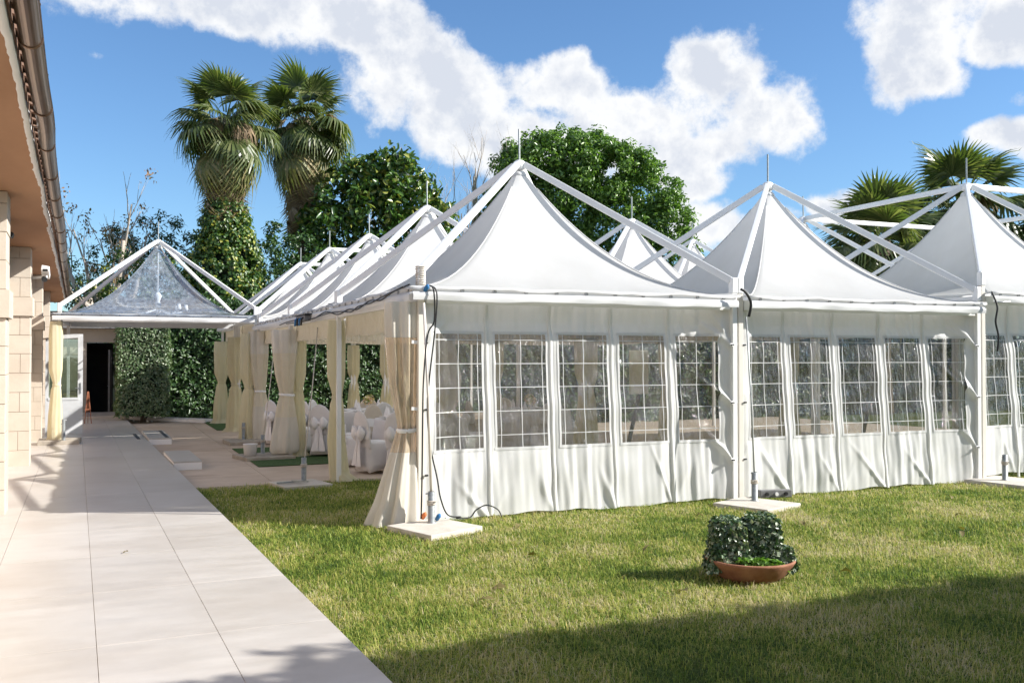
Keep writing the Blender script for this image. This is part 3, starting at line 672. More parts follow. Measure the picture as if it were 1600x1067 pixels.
    for k, (a, b) in enumerate(wins):
        w = sub('window', inwin == k + 1, MT['pane'], root)
        us = [a + .055, (a + b) / 2 + rd.uniform(-.01, .01), b - .055]; zs = [wz1 - .075 - t * .2575 for t in range(5)]
        for uu in us + [None]:
            if uu is None: continue
            zz = np.linspace(wz0, wz1, 40); n_ = len(zz); hw = .0042
            Vb = np.concatenate([np.stack([np.full(n_, uu + s_ * hw), D(np.full(n_, uu), zz) - .004, zz], -1) for s_ in (-1, 1)])
            npobj('glazing_bar', Vb, [(r, n_ + r, n_ + r + 1, r + 1) for r in range(n_ - 1)], MT['valance'], w)
        for z_ in zs:
            uu = np.linspace(a, b, 30); n_ = len(uu); hw = .0042
            Vb = np.concatenate([np.stack([uu, D(uu, np.full(n_, z_)) - .0045, np.full(n_, z_ + s_ * hw)], -1) for s_ in (-1, 1)])
            npobj('glazing_bar', Vb, [(r, r + 1, n_ + r + 1, n_ + r) for r in range(n_ - 1)], MT['valance'], w)
        # welded hem round the window
        def hemstrip(us_, zs_, du, dz):
            n_ = len(us_); Vb = np.concatenate([np.stack([us_ + s_ * du, D(us_, zs_) - .006, zs_ + s_ * dz], -1) for s_ in (-1, 1)])
            return npobj('hem', Vb, [(r, r + 1, n_ + r + 1, n_ + r) if dz else (r, n_ + r, n_ + r + 1, r + 1) for r in range(n_ - 1)], MT['valance'], w)
        hemstrip(np.linspace(a - .02, b + .02, 40), np.full(40, wz0 - .004), 0, .016); hemstrip(np.linspace(a - .02, b + .02, 40), np.full(40, wz1 + .004), 0, .016)
        hemstrip(np.full(60, a - .004), np.linspace(wz0 - .012, wz1 + .012, 60), .011, 0); hemstrip(np.full(60, b + .004), np.linspace(wz0 - .012, wz1 + .012, 60), .011, 0)
    # flaps that cover the panel joints
    for k in range(1, 5):
        zz = np.linspace(.03, zt, 90); n_ = len(zz); uc = k * pw + .004 * np.sin(zz * 2 + k)
        prof = [(-.022, .008), (-.020, .001), (.0, -.001), (.020, .001), (.022, .008)]
        Vb = np.concatenate([np.stack([uc + du, D(uc, zz) - .012 + dn - .006, zz], -1) for du, dn in prof])
        npobj('joint_flap', Vb, [(p_ * n_ + r, (p_ + 1) * n_ + r, (p_ + 1) * n_ + r + 1, p_ * n_ + r + 1) for p_ in range(4) for r in range(n_ - 1)], MT['wall'], root, True)
    # straps to the posts
    for z_ in (1.87, 1.18, .5):
        for uu, e_ in ((.0, -.13), (W_, .13)):
            s_ = MB().bar((uu + .04 * (1 if e_ < 0 else -1), float(D(np.array(uu), np.array(z_))) - .02, z_), (uu + e_, -.0, z_ + .012), .012, .035, up=(0, 0, 1)).build('strap', MT['white'], root)
            MB().box(uu + .02 * np.sign(-e_) - .018, uu + .02 * np.sign(-e_) + .018, float(D(np.array(uu), np.array(z_))) - .045, float(D(np.array(uu), np.array(z_))) - .028, z_ - .008, z_ + .008).build('buckle', MT['black'], s_)
    return root
sidewall(0, 11, 'white wall with five clear windows closing the lawn corner tent')
sidewall(1, 22, 'white wall with five clear windows behind the potted ivy bowl')
sidewall(2, 33, 'white windowed wall on the taller tent past the ivy bowl', .06, .05)

# ------------------------------------------------------------------ drapes and bundles
def drape(name, label, x, y, prof, folds, amp, bands, seed, squash=.8, tie=None, group=None, cat='curtain', base=None, n=64, rot=0):
    """prof: list of (z, radius, dx, dy) from top to bottom; bands: list of (ztop, zbottom, name, material)"""
    rd = np.random.default_rng(seed); zb = float(zg(x, y)) if base is None else base
    root = empty(name, (x, y, zb), rot, label, cat, group)
    pz = np.array([p[0] for p in prof])[::-1]; pr, pdx, pdy = (np.array([p[k] for p in prof])[::-1] for k in (1, 2, 3))
    th = np.linspace(0, 2 * math.pi, n, endpoint=False); p1, p2, p3 = rd.uniform(0, 6.28, 3)
    def ring(z):
        r = np.interp(z, pz, pr); dx = np.interp(z, pz, pdx); dy = np.interp(z, pz, pdy)
        tw = .35 * math.sin(z * 1.7 + p1)
        k = amp * (np.sin(folds * th + p1 + tw) + .55 * np.sin((folds * 2 - 1) * th + p2 - tw * 2) + .35 * np.sin(3 * th + p3 + z))
        rr = r * (1 + k)
        return np.stack([dx + rr * np.cos(th), dy + rr * squash * np.sin(th), np.full(n, z)], -1)
    for (za, zb_, nm, mt) in bands:
        zs = np.linspace(za, zb_, max(4, int(abs(za - zb_) / .05))); V = np.concatenate([ring(z) for z in zs]); m = len(zs)
        F = [(a * n + k, (a + 1) * n + k, (a + 1) * n + (k + 1) % n, a * n + (k + 1) % n) for a in range(m - 1) for k in range(n)]
        npobj(nm, V, F, MT[mt], root, True)
    if tie:
        r = np.interp(tie, pz, pr); dx = np.interp(tie, pz, pdx); dy = np.interp(tie, pz, pdy)
        tb = MB(); tb.loft([[(dx + rr * math.cos(t), dy + rr * squash * math.sin(t), tie + zz + .012 * math.sin(t + p1)) for t in np.linspace(0, 2 * math.pi, 28, endpoint=False)] for rr, zz in ((r * 1.18, -.022), (r * 1.30, 0), (r * 1.18, .022))], cap=False)
        tb.build('tie_band', MT['cream'] if bands[0][3] == 'cream' else MT['white'], root, True)
    return root
CY = 'pale curtains tied at the tent posts'
# bundled plastic sidewall on the lawn corner: white top, see-through middle, white foot
drape('bundled_side_wall', 'gathered white and clear plastic wall tied to the lawn corner post', X0 - .10, Y0 + .16,
      [(2.30, .165, .0, 0), (2.0, .16, .0, 0), (1.45, .13, .01, 0), (1.02, .085, .04, 0), (.9, .10, .03, 0), (.6, .145, -.02, -.03), (.25, .20, -.07, -.06), (.02, .25, -.12, -.08)], 7, .2,
      [(2.30, 1.93, 'upper_panel', 'bundle'), (1.93, .74, 'clear_panel', 'tanpvc'), (.74, .01, 'lower_panel', 'bundle')], 3, .75, .97)
drape('bundled_side_wall', 'gathered cream plastic wall tied at the second walkway side post', X0 - .06, Y0 + 2 * S - .05,
      [(2.32, .24, .0, 0), (2.0, .22, .0, 0), (1.5, .17, .0, 0), (1.15, .115, .03, 0), (1.0, .15, .02, 0), (.5, .22, .0, 0), (.16, .25, -.02, 0), (.10, .2, -.02, 0)], 6, .12,
      [(2.32, 1.9, 'upper_panel', 'bundle'), (1.9, .75, 'clear_panel', 'lining'), (.75, .10, 'lower_panel', 'bundle')], 5, .7, 1.15)
drape('bundled_side_wall', 'gathered cream plastic wall tied at the third walkway side post', X0 + .02, Y0 + 3 * S - .05,
      [(2.45, .20, .0, 0), (2.0, .2, .0, 0), (1.5, .16, .0, 0), (1.12, .1, .03, 0), (1.0, .13, .02, 0), (.5, .2, .05, 0), (.08, .2, .05, 0)], 6, .12,
      [(2.45, 1.95, 'upper_panel', 'bundle'), (1.95, .8, 'clear_panel', 'lining'), (.8, .06, 'lower_panel', 'bundle')], 6, .7, 1.12)
std = lambda top, r, foot=0: [(top, r, 0, 0), (top - .3, r * 1.12, 0, 0), (1.5, r * 1.05, 0, 0), (1.22, r * .55, .02, 0), (1.1, r * .8, .01, 0), (.6, r * 1.1, 0, 0), (.12, r * 1.2, foot * .4, 0), (.015, r * 1.75, foot, 0)]
drape('tied_curtain', 'single slim yellow curtain tied at the first walkway side post', X0 + .02, Y0 + S + .05, std(2.30, .115, .12), 5, .11, [(2.30, .015, 'cloth', 'cream')], 8, .85, 1.22, CY)
drape('tied_curtain', 'yellow curtain tied beside the cream bundle on the third walkway side post', X0 - .2, Y0 + 3 * S + .05, std(2.4, .15), 6, .12, [(2.4, .015, 'cloth', 'cream')], 9, .8, 1.22, CY)
drape('tied_curtain', 'yellow curtain tied to the fourth walkway side post on green turf', X0 - .04, Y0 + 4 * S, std(2.45, .17), 6, .12, [(2.45, .015, 'cloth', 'cream')], 10, .8, 1.22, CY)
drape('tied_curtain', 'yellow curtain tied to the last walkway side post against the hedge', X0, Y0 + 5 * S - .1, std(2.45, .17), 6, .12, [(2.45, .015, 'cloth', 'cream')], 12, .8, 1.22, CY)
drape('tied_curtain', 'yellow curtain behind the cream bundle of the second walkway side post', X0 + .18, Y0 + 2 * S + .12, std(2.3, .14), 6, .12, [(2.3, .015, 'cloth', 'cream')], 13, .8, 1.22, CY)
drape('tied_curtain', 'yellow curtain tied to the clear tent post beside the glass door', *WP(-.40, 21.45), std(2.5, .115, .0), 5, .1, [(2.5, .015, 'cloth', 'cream')], 14, .7, 1.2, CY, base=zwalk(21.4))
for (i, j, lb) in ((1, 1, 'yellow curtain inside, seen through the middle window of the lawn corner tent'), (1, 2, 'yellow curtain inside the tents, one bay behind the window curtain'),
                   (1, 5, 'yellow curtain on the far inner post before the hedge'), (2, 1, 'yellow curtain inside at the post behind the second windowed wall'), (2, 2, 'yellow curtain deep inside behind the second windowed wall'),
                   (1, 3, 'yellow curtain on the inner post by the banquet tables'), (1, 4, 'yellow curtain on the inner post by the hedge')):
    drape('tied_curtain', lb, X0 + S * i + .02, Y0 + S * j + .02, std(2.35, .16), 6, .12, [(2.35, .015, 'cloth', 'cream')], 20 + i * 5 + j, .8, 1.22, CY)

drape('tied_curtain', 'pinkish gathered cloth hanging inside the first window of the corner wall', X0 + .55, Y0 + .75, [(2.2, .1, 0, 0), (1.9, .12, 0, 0), (1.5, .17, .03, 0), (1.25, .12, .05, 0), (1.05, .04, .04, 0)], 4, .15, [(2.2, 1.05, 'cloth', 'bundle')], 77, .7, None, CY)
for lb, (x_, y_), pl in (('cream square panel on a leaning dark pole inside the corner tent', (6.28, 10.75), True), ('dark leaning pole inside the last window of the second wall', (10.35, 10.9), False)):
    o = empty('leaning_pole', (x_, y_, float(zg(x_, y_))), 0, lb, 'pole')
    MB().tube([(-.28, .0, 0), (0.03, 0, 1.25), (.15, 0, 1.75)], .028, 8).build('pole', MT['dark'], o, True)
    if pl: MB().box(-.14, .14, -.06, -.03, 1.25, 1.82).build('panel', MT['cream'], o, bevel=.01)
o = empty('chandelier', (X0 - 2.0, Y0 + 14, 2.72), 0, 'white chandelier hanging under the transparent tent roof', 'chandelier')
MB().tube([(0, 0, .2), (0, 0, 1.42)], .012, 6).build('rod', MT['white'], o)
MB().lathe([(.03, .0), (.07, .06), (.05, .3), (.09, .42), (.04, .5)], 14).build('body', MT['white'], o, True)
for k in range(8):
    a = k * math.pi / 4; MB().tube([(.05 * math.cos(a), .05 * math.sin(a), .1), (.35 * math.cos(a), .35 * math.sin(a), .0), (.62 * math.cos(a), .62 * math.sin(a), .08)], .012, 6).build('branch', MT['white'], o, True); MB().lathe([(.04, .08), (.055, .12), (.035, .22)], 10, (.62 * math.cos(a), .62 * math.sin(a), 0)).build('candle', MT['white'], o, True)

# ------------------------------------------------------------------ feet: concrete pads with pipes
def pad(name, label, x, y, rz, size, mat, th=.05, irregular=.03, bucket=False):
    rd = random.Random(int(x * 100 + y * 10)); zb = float(zg(x, y)); o = empty(name, (x, y, zb), rz, label, 'pad')
    pts = [(sx * size / 2 + rd.uniform(-1, 1) * irregular, sy * size / 2 + rd.uniform(-1, 1) * irregular) for sx, sy in ((-1, -1), (1, -1), (1, 1), (-1, 1))]
    m = MB(); m.loft([[(a, b, -.02) for a, b in pts], [(a, b, th - .006) for a, b in pts], [(a * .985, b * .985, th) for a, b in pts]]); m.build('slab', mat, o, bevel=.004)
    return o
def pipe(label, x, y, dz, h, top=None, rope=True):
    zb = float(zg(x, y)) + dz; o = empty('base_pipe', (x, y, zb), random.uniform(0, 3), label, 'pipe', 'galvanised base pipes on pads')
    m = MB(); m.lathe([(.055, 0), (.055, .006), (.036, .008), (.036, h), (.031, h), (.031, .05)], 18); m.build('tube', MT['galv'], o, True)
    for z_, a in ((h - .02, 0.3), (h - .1, 2.4)):
        MB().tube([(.03 * math.cos(a), .03 * math.sin(a), z_), (.062 * math.cos(a), .062 * math.sin(a), z_)], .008, 6).build('bolt', MT['steel'], o)
    if rope:
        pts = [(.04 * math.cos(t), .04 * math.sin(t), h - .13 + .0025 * t) for t in np.linspace(0, 18, 60)]
        MB().tube(pts, .007, 5).build('rope_wrap', MT['rope'], o, True)
    return o
pad('concrete_pad', 'pale concrete pad under the lawn corner post', 2.93, 8.93, R(22), .68, MT['concrete'])
pipe('galvanised pipe on the pad at the lawn corner post', 2.94, 9.12, .05, .315)
pad('concrete_pad', 'pale concrete pad behind the potted ivy bowl', 6.72, 8.84, R(25), .70, MT['concrete'])
pipe('galvanised pipe on the pad behind the potted ivy bowl', 6.80, 8.98, .05, .33)
pad('concrete_pad', 'pale concrete pad at the post between second and third windowed walls', 11.0, 9.08, R(14), .78, MT['concrete'])
pipe('galvanised pipe at the post between second and third windowed walls', 10.98, 9.12, .05, .34)
pad('concrete_pad', 'rounded pale pad at the edge of the grass below the slim curtain', 2.34, 13.16, R(10), .66, MT['concrete'], .045)
pipe('galvanised pipe on the rounded pad by the grass edge', 2.42, 13.30, .045, .33)
pad('concrete_pad', 'weathered grey pad carrying a white bucket', 2.44, 17.35, R(8), .86, MT['oldconcrete'], .08)
pipe('galvanised pipe on the weathered pad with the bucket', 2.46, 17.60, .08, .34)
pad('concrete_pad', 'weathered pad beneath the third walkway side post', 2.62, 21.0, R(4), .95, MT['oldconcrete'], .09)
pipe('galvanised pipe on the weathered pad of the third walkway side post', 2.56, 21.25, .09, .36)
ax_, ay_ = WP(-.33, 21.45); o = pad('concrete_pad', 'worn pad on the walkway under the clear tent post', ax_, ay_, DEL, .8, MT['oldconcrete'], .09); o.location.z = zwalk(21.5)
o = pipe('grey pipe on the walkway pad of the clear tent', *WP(-.25, 21.2), 0, .42, rope=False); o.location.z = zwalk(21.2) + .09
# thin struts that stand in the pipes
def rod(name, label, p, q, r, mat, cat='pole', group=None):
    o = MB().tube([p, ((p[0] + q[0]) / 2 + .01, (p[1] + q[1]) / 2, (p[2] + q[2]) / 2), q], r, 8).build(name, MT[mat], None, True); return tag(o, label, cat, group)
rod('strut_pole', 'thin pinkish pole rising from the lawn corner pipe to the eave', (2.94, 9.12, .30), (2.90, 9.26, 2.28), .016, 'post')
rod('strut_pole', 'thin dark pole rising from the pipe behind the ivy bowl', (6.80, 8.98, .30), (6.87, 9.22, 2.2), .009, 'galv')
rod('guy_rope', 'taut pale rope from the eave down to the pipe at the grass edge', (2.42, 13.30, .20), (3.0, 15.3, 2.2), .008, 'rope', 'rope')
rod('guy_rope', 'taut pale rope from the eave toward the weathered bucket pad', (2.46, 17.60, .20), (2.95, 19.3, 2.25), .008, 'rope', 'rope')
m = MB(); m.lathe([(.105, 0), (.125, .2), (.13, .205), (.118, .205), (.1, .012)], 20); b_ = m.build('bucket', MT['white'], None, True); b_.location = (2.2, 17.3, float(zg(2.2, 17.3)) + .085); tag(b_, 'small white bucket on the weathered pad', 'bucket')

# ------------------------------------------------------------------ cables
def cable(label, pts, r=.009, mat='black', name='power_cable', cat='cable'):
    # smooth polyline
    P = [Vector(p) for p in pts]; o_ = []
    for k in range(len(P) - 1):
        p0, p1, p2, p3 = P[max(k - 1, 0)], P[k], P[k + 1], P[min(k + 2, len(P) - 1)]
        for t in np.linspace(0, 1, 6, endpoint=False):
            o_.append(.5 * ((2 * p1) + (-p0 + p2) * t + (2 * p0 - 5 * p1 + 4 * p2 - p3) * t * t + (-p0 + 3 * p1 - 3 * p2 + p3) * t ** 3))
    o_.append(P[-1]); o = MB().tube(o_, r, 6).build(name, MT[mat], None, True); return tag(o, label, cat)
xe = X0 - .15
cable('black cable looping along the eave of the lawn corner tent', [(xe + .05, 9.33, 2.47), (xe, 9.8, 2.42), (xe, 10.3, 2.36), (xe, 10.8, 2.38), (xe, 11.4, 2.31), (xe, 11.9, 2.33), (xe, 12.5, 2.29), (xe, 13.3, 2.36), (xe, 14.2, 2.30), (xe, 15.2, 2.32), (xe, 16.4, 2.33), (xe, 17.4, 2.3)])
cable('second black cable twisted along the corner tent eave', [(xe, 9.4, 2.45), (xe - .01, 10.2, 2.39), (xe - .01, 10.7, 2.35), (xe - .01, 11.3, 2.34), (xe - .01, 11.7, 2.29), (xe - .01, 12.3, 2.32), (xe - .01, 13.2, 2.33), (xe - .01, 15, 2.28), (xe - .01, 16.6, 2.30)], .008)
cable('black cable hanging down the lawn corner post to the pad', [(2.93, 9.28, 2.46), (2.99, 9.22, 2.42), (3.0, 9.22, 2.1), (2.93, 9.22, 1.95), (2.88, 9.2, 1.5), (2.87, 9.2, 1.0), (2.86, 9.18, .6), (2.84, 9.14, .2), (2.83, 9.12, .1)], .008)
cable('second cable curling off the lawn corner post onto the pad', [(2.96, 9.26, 2.46), (3.02, 9.2, 2.38), (3.0, 9.2, 2.0), (2.92, 9.19, 1.3), (2.94, 9.17, .85), (3.0, 9.12, .5), (3.03, 9.1, .3), (3.12, 9.14, .12), (3.3, 9.25, .07)], .008)
cable('loop of black cable lying on the grass below the corner wall', [(3.25, 9.25, .06), (3.42, 9.3, .05), (3.5, 9.32, .12), (3.62, 9.33, .16), (3.74, 9.32, .11), (3.78, 9.3, .03)], .008)
cable('black cable lashed across the paired posts between windowed walls', [(6.74, 9.15, 2.52), (6.80, 9.13, 2.48), (6.88, 9.14, 2.36), (6.88, 9.18, 2.2)], .016)
cable('black cable hanging on the post of the third windowed wall', [(10.86, 9.2, 2.6), (10.9, 9.15, 2.4), (10.88, 9.16, 2.2), (10.93, 9.16, 2.0), (10.92, 9.17, 1.8)], .014)
for lb, mt, p in (('blue plug taped to the top of the lawn corner post', 'bluewhite', (2.925, 9.25, 2.43)), ('orange plug on the pad at the lawn corner', 'orange', (2.86, 9.12, .13)), ('blue plug on the pad at the lawn corner', 'bluewhite', (3.02, 9.15, .10))):
    m = MB(); m.tube([(0, 0, -.035), (0, 0, .02), (0, 0, .045)], [.022, .024, .012], 10); o = m.build('cable_plug', MT[mt], None, True); o.location = p; o.rotation_euler = (.7, .3, 0); tag(o, lb, 'plug')
o = empty('junction_box', (2.70, 14.95, 2.33), 0, 'tangle of black sockets on the eave of the second walkway side tent', 'socket box')
MB().box(-.06, .06, -.45, .45, .04, .06).build('lid', MT['black'], o); MB().box(-.05, .05, -.4, .35, -.05, .035).build('box', MT['greyplastic'], o, bevel=.01)
for k in range(4): MB().tube([(-.05, -.3 + .18 * k, 0), (-.08, -.3 + .18 * k, -.02), (-.085, -.3 + .18 * k, -.12)], .016, 6).build('socket', MT['bluewhite' if k % 2 else 'black'], o, True)
o = empty('power_strip', (7.18, 9.10, .07), R(-12), 'grey power strip on the ground behind the ivy bowl pad', 'power strip')
MB().box(-.2, .2, -.04, .04, 0, .09).build('body', MT['greyplastic'], o, bevel=.008)
for k in range(3): MB().tube([(-.12 + .12 * k, -.041, .045), (-.12 + .12 * k, -.06, .045)], .022, 10).build('socket', MT['black' if k != 1 else 'white'], o)
m = MB(); 
rod('steel_clamp', 'small steel hook bar at the taller tent corner', (10.9, 9.2, 2.46), (11.15, 9.15, 2.47), .008, 'steel', 'hook')
t_ = MB(); t_.bar((-.2, 0, .012), (.16, .03, .02), .03, .02); t_.bar((.0, .0, .03), (.2, -.14, .03), .022, .018); o = t_.build('clamp_tool', MT['galv'], None); o.location = (2.22, 13.1, float(zg(2.2, 13.1)) + .05); tag(o, 'grey metal clamp lying on the rounded pad', 'clamp')

# ------------------------------------------------------------------ steps and ramp frame beside the walkway
def step(label, a0, a1, b0, b1, h):
    o = empty('step_block', (*WP((a0 + a1) / 2, (b0 + b1) / 2), float(zg(1, (b0 + b1) / 2)) + .012), DEL, label, 'step', 'white steps beside the walkway')
    w, d = (a1 - a0) / 2, (b1 - b0) / 2
    MB().box(-w, w, -d, d, 0, h - .02).build('riser', MT['white'], o, bevel=.003); MB().box(-w, w + .003, -d - .003, d, h - .02, h).build('tread', MT['tile'], o, bevel=.002)
    return o
step('white step block beside the walkway where the grass ends', 1.40, 1.83, 15.9, 17.8, .15)
o = step('white step block with a black strip, farther along the walkway', 1.40, 1.86, 21.6, 24.0, .15)
MB().box(.12, .19, -1.0, 1.0, .1505, .156).build('grip_strip', MT['black'], o)
gpos = WP(1.22, 22.9); g_ = MB().box(-.035, .035, -.9, .9, 0, .006).build('grip_strip', MT['black'], None); g_.location = (*gpos, zwalk(22.9) + .002); g_.rotation_euler = (slope, 0, DEL); tag(g_, 'black grip strip on the walkway edge opposite the far step', 'strip')
o = empty('ramp_frame', (*WP(1.5, 31.8), 0), 0, 'white metal ramp frame lying from the walkway end toward the hedge', 'frame')
p0, p1 = Vector((0, 0, zwalk(32))), Vector((2.1, -2.0, float(zg(2, 30)) + .06))
nrm = Vector((.55, .6, 0)) * .6
for s_ in (0, 1): MB().bar(p0 + nrm * s_, p1 + nrm * s_, .05, .09).build('rail', MT['white'], o)
for k in range(7):
    t = (k + .5) / 7; MB().bar(p0.lerp(p1, t), p0.lerp(p1, t) + nrm, .04, .05).build('rung', MT['white'], o)
for t in (.05, .3): MB().bar(p0.lerp(p1, t), (p0.lerp(p1, t).x, p0.lerp(p1, t).y, -.3), .05).build('leg', MT['white'], o)
# easel with flowers by the door
ez = empty('easel', (*WP(.28, 29.3), zwalk(29.3)), DEL, 'thin red wooden easel standing beside the dark doorway', 'easel'); ez.scale = (.55, .7, .9)
for a, b in (((-.16, -.12, 0), (-.02, 0, 1.0)), ((.16, -.12, 0), (.02, 0, 1.0)), ((0, .25, 0), (0, .02, 1.0))): MB().bar(a, b, .03, .045).build('leg', MT['wood'], ez)
MB().box(-.14, .14, -.09, -.03, .42, .46).build('ledge', MT['wood'], ez)

# ------------------------------------------------------------------ leaves
def frames(nrm, rd):
    nrm = nrm / np.maximum(np.linalg.norm(nrm, axis=1, keepdims=True), 1e-6)
    t = rd.normal(size=nrm.shape); t -= nrm * (t * nrm).sum(1, keepdims=True); t /= np.maximum(np.linalg.norm(t, axis=1, keepdims=True), 1e-6)
    return nrm, t, np.cross(nrm, t)
def leaves(P, Nn, L, Wd, rd, droop=.25, six=False):
    n = len(P); nr, t, s = frames(Nn, rd); t = t + np.array([0, 0, -droop]); t /= np.linalg.norm(t, axis=1, keepdims=True); s = np.cross(nr, t); s /= np.maximum(np.linalg.norm(s, axis=1, keepdims=True), 1e-6); nr = np.cross(t, s)
    L = (L * rd.uniform(.7, 1.25, n))[:, None]; w = (Wd * rd.uniform(.75, 1.2, n))[:, None]
    fold = nr * w * .28
    if six:
        V = np.stack([P, P + t * L * .3 + s * w * .5 + fold, P + t * L * .72 + s * w * .42 + fold * .8 - nr * L * .03, P + t * L - nr * L * .08, P + t * L * .72 - s * w * .42 + fold * .8 - nr * L * .03, P + t * L * .3 - s * w * .5 + fold, P + t * L * .5 - nr * L * .01], 1).reshape(-1, 3)
        b = (np.arange(n) * 7)[:, None]
        F = np.concatenate([b + np.array([[0, 1, 6]]), b + np.array([[1, 2, 6]]), b + np.array([[2, 3, 6]]), b + np.array([[3, 4, 6]]), b + np.array([[4, 5, 6]]), b + np.array([[5, 0, 6]])])
    else:
        V = np.stack([P, P + t * L * .45 + s * w * .5 + fold, P + t * L, P + t * L * .45 - s * w * .5 + fold], 1).reshape(-1, 3)
        b = (np.arange(n) * 4)[:, None]; F = np.concatenate([b + np.array([[0, 1, 2]]), b + np.array([[0, 2, 3]])])
    return V, F
def sphere_pts(n, rd):
    v = rd.normal(size=(n, 3)); return v / np.linalg.norm(v, axis=1, keepdims=True)
def clump_cloud(centers, radii, per, rd, shell=.55):
    """leaf positions and outward normals in the given clumps"""
    P, Q = [], []
    for c, r, k in zip(centers, radii, per):
        d = sphere_pts(int(k), rd); q = (shell + (1 - shell) * rd.random((int(k), 1)) ** .7)
        P.append(c + d * q * r); Q.append(d + np.array([0, 0, .35]) + rd.normal(size=d.shape) * .45)
    return np.concatenate(P), np.concatenate(Q)

def leafy_box(x0, x1, y0, y1, z0, z1, n, rd, bulge=.15, rot=0, lumps=1.0):
    """points on the faces of a clipped hedge, with uneven depth"""
    L = np.array([x1 - x0, y1 - y0, z1 - z0]); ar = np.array([L[1] * L[2], L[1] * L[2], L[0] * L[2], L[0] * L[2], L[0] * L[1]]); f = rd.choice(5, n, p=ar / ar.sum()); u = rd.random((n, 3))
    u[f == 0, 0] = 0; u[f == 1, 0] = 1; u[f == 2, 1] = 0; u[f == 3, 1] = 1; u[f == 4, 2] = 1
    nr = np.zeros((n, 3)); nr[f == 0, 0] = -1; nr[f == 1, 0] = 1; nr[f == 2, 1] = -1; nr[f == 3, 1] = 1; nr[f == 4, 2] = 1
    P = np.array([x0, y0, z0]) + u * L
    w = sum(np.sin(P[:, 0] * a + p) * np.sin(P[:, 2] * b + q) * np.sin(P[:, 1] * c_ + r) for a, b, c_, p, q, r in [(2.1, 1.9, 1.7, .3, 1.1, .7), (4.7, 4.3, 3.9, 2, .4, 1.3), (8.9, 9.7, 7.1, .9, 2.2, .2)])
    P = P + nr * (bulge * lumps * w[:, None] + rd.normal(0, bulge * .35, (n, 1)))
    return P, nr + np.array([0, 0, .35]) + rd.normal(0, .5, (n, 3))
def hedge(name, label, x0, x1, y0, y1, z0, z1, n, size, mat, seed, cat='hedge', bulge=.15, extra=None, cz=.3):
    rd = np.random.default_rng(seed); o = empty(name, ((x0 + x1) / 2, (y0 + y1) / 2, z0), 0, label, cat); c = np.array([(x0 + x1) / 2, (y0 + y1) / 2, z0])
    P, Nn = leafy_box(x0, x1, y0, y1, z0, z1, n, rd, bulge); V, F = leaves(P - c, Nn, size, size * .55, rd)
    fo = npobj('foliage', V, F, mat, o); fo['kind'] = 'stuff'
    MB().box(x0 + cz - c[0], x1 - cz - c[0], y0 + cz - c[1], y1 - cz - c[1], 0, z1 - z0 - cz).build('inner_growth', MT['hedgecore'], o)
    return o
zh = float(zg(4, 31.5))
hedge('hedge', 'tall dark green hedge closing the garden behind the tents', 1.2, 15, 31.7, 33.2, zh - .1, 3.6, 52000, .13, MT['hedge'], 41, bulge=.16)
hedge('hedge', 'dark hedge behind the windowed tents on the palm side', 11.5, 30, 24.0, 25.4, float(zg(20, 24)) - .1, 2.6, 26000, .16, MT['hedge'], 42, bulge=.2)
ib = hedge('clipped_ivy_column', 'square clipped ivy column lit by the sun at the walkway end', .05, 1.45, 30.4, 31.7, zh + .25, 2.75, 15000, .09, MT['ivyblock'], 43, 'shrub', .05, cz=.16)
MB().tube([(0, 0, -.4), (.02, 0, 0), (0, .03, .6)], [.1, .085, .07], 8).build('stem', MT['bark'], ib, True)
# hedge blocks added out of view on the right to shade the near lawn
hedge('hedge', 'tall hedge block added out of view to shade the near lawn', 6.4, 17, -.6, 2.15, 0, 4.0, 26000, .2, MT['hedge'], 44, bulge=.06, cz=.12)
hedge('hedge', 'lower hedge block added out of view to taper the lawn shade', 5.1, 6.5, -.6, 2.0, 0, 3.72, 6000, .2, MT['hedge'], 45, bulge=.08, cz=.2)

def branch_tree(mb, p, d, length, r, depth, rd, spread=.55, tips=None, upw=.15, kids=(2, 4), shrink=.72):
    pts = [Vector(p)]; rs = [r]; d = Vector(d).normalized(); segs = 4
    for k in range(segs):
        d = (d + Vector((rd.uniform(-1, 1), rd.uniform(-1, 1), rd.uniform(-.6, 1) * .5 + upw)) * .16).normalized()
        pts.append(pts[-1] + d * length / segs); rs.append(r * (1 - .42 * (k + 1) / segs))
    mb.tube(pts, rs, 6 if r > .04 else 4)
    if depth == 0:
        if tips is not None: tips.append((pts[-1], d))
        return
    for k in range(rd.randint(*kids)):
        a = rd.uniform(.4, 1.0); q = pts[max(1, int(a * segs))]; nd = (d + Vector((rd.uniform(-1, 1), rd.uniform(-1, 1), rd.uniform(-.5, .8))) * spread).normalized()
        branch_tree(mb, q, nd, length * rd.uniform(shrink - .12, shrink + .1), rs[-1] * rd.uniform(.6, .85), depth - 1, rd, spread, tips, upw, kids, shrink)

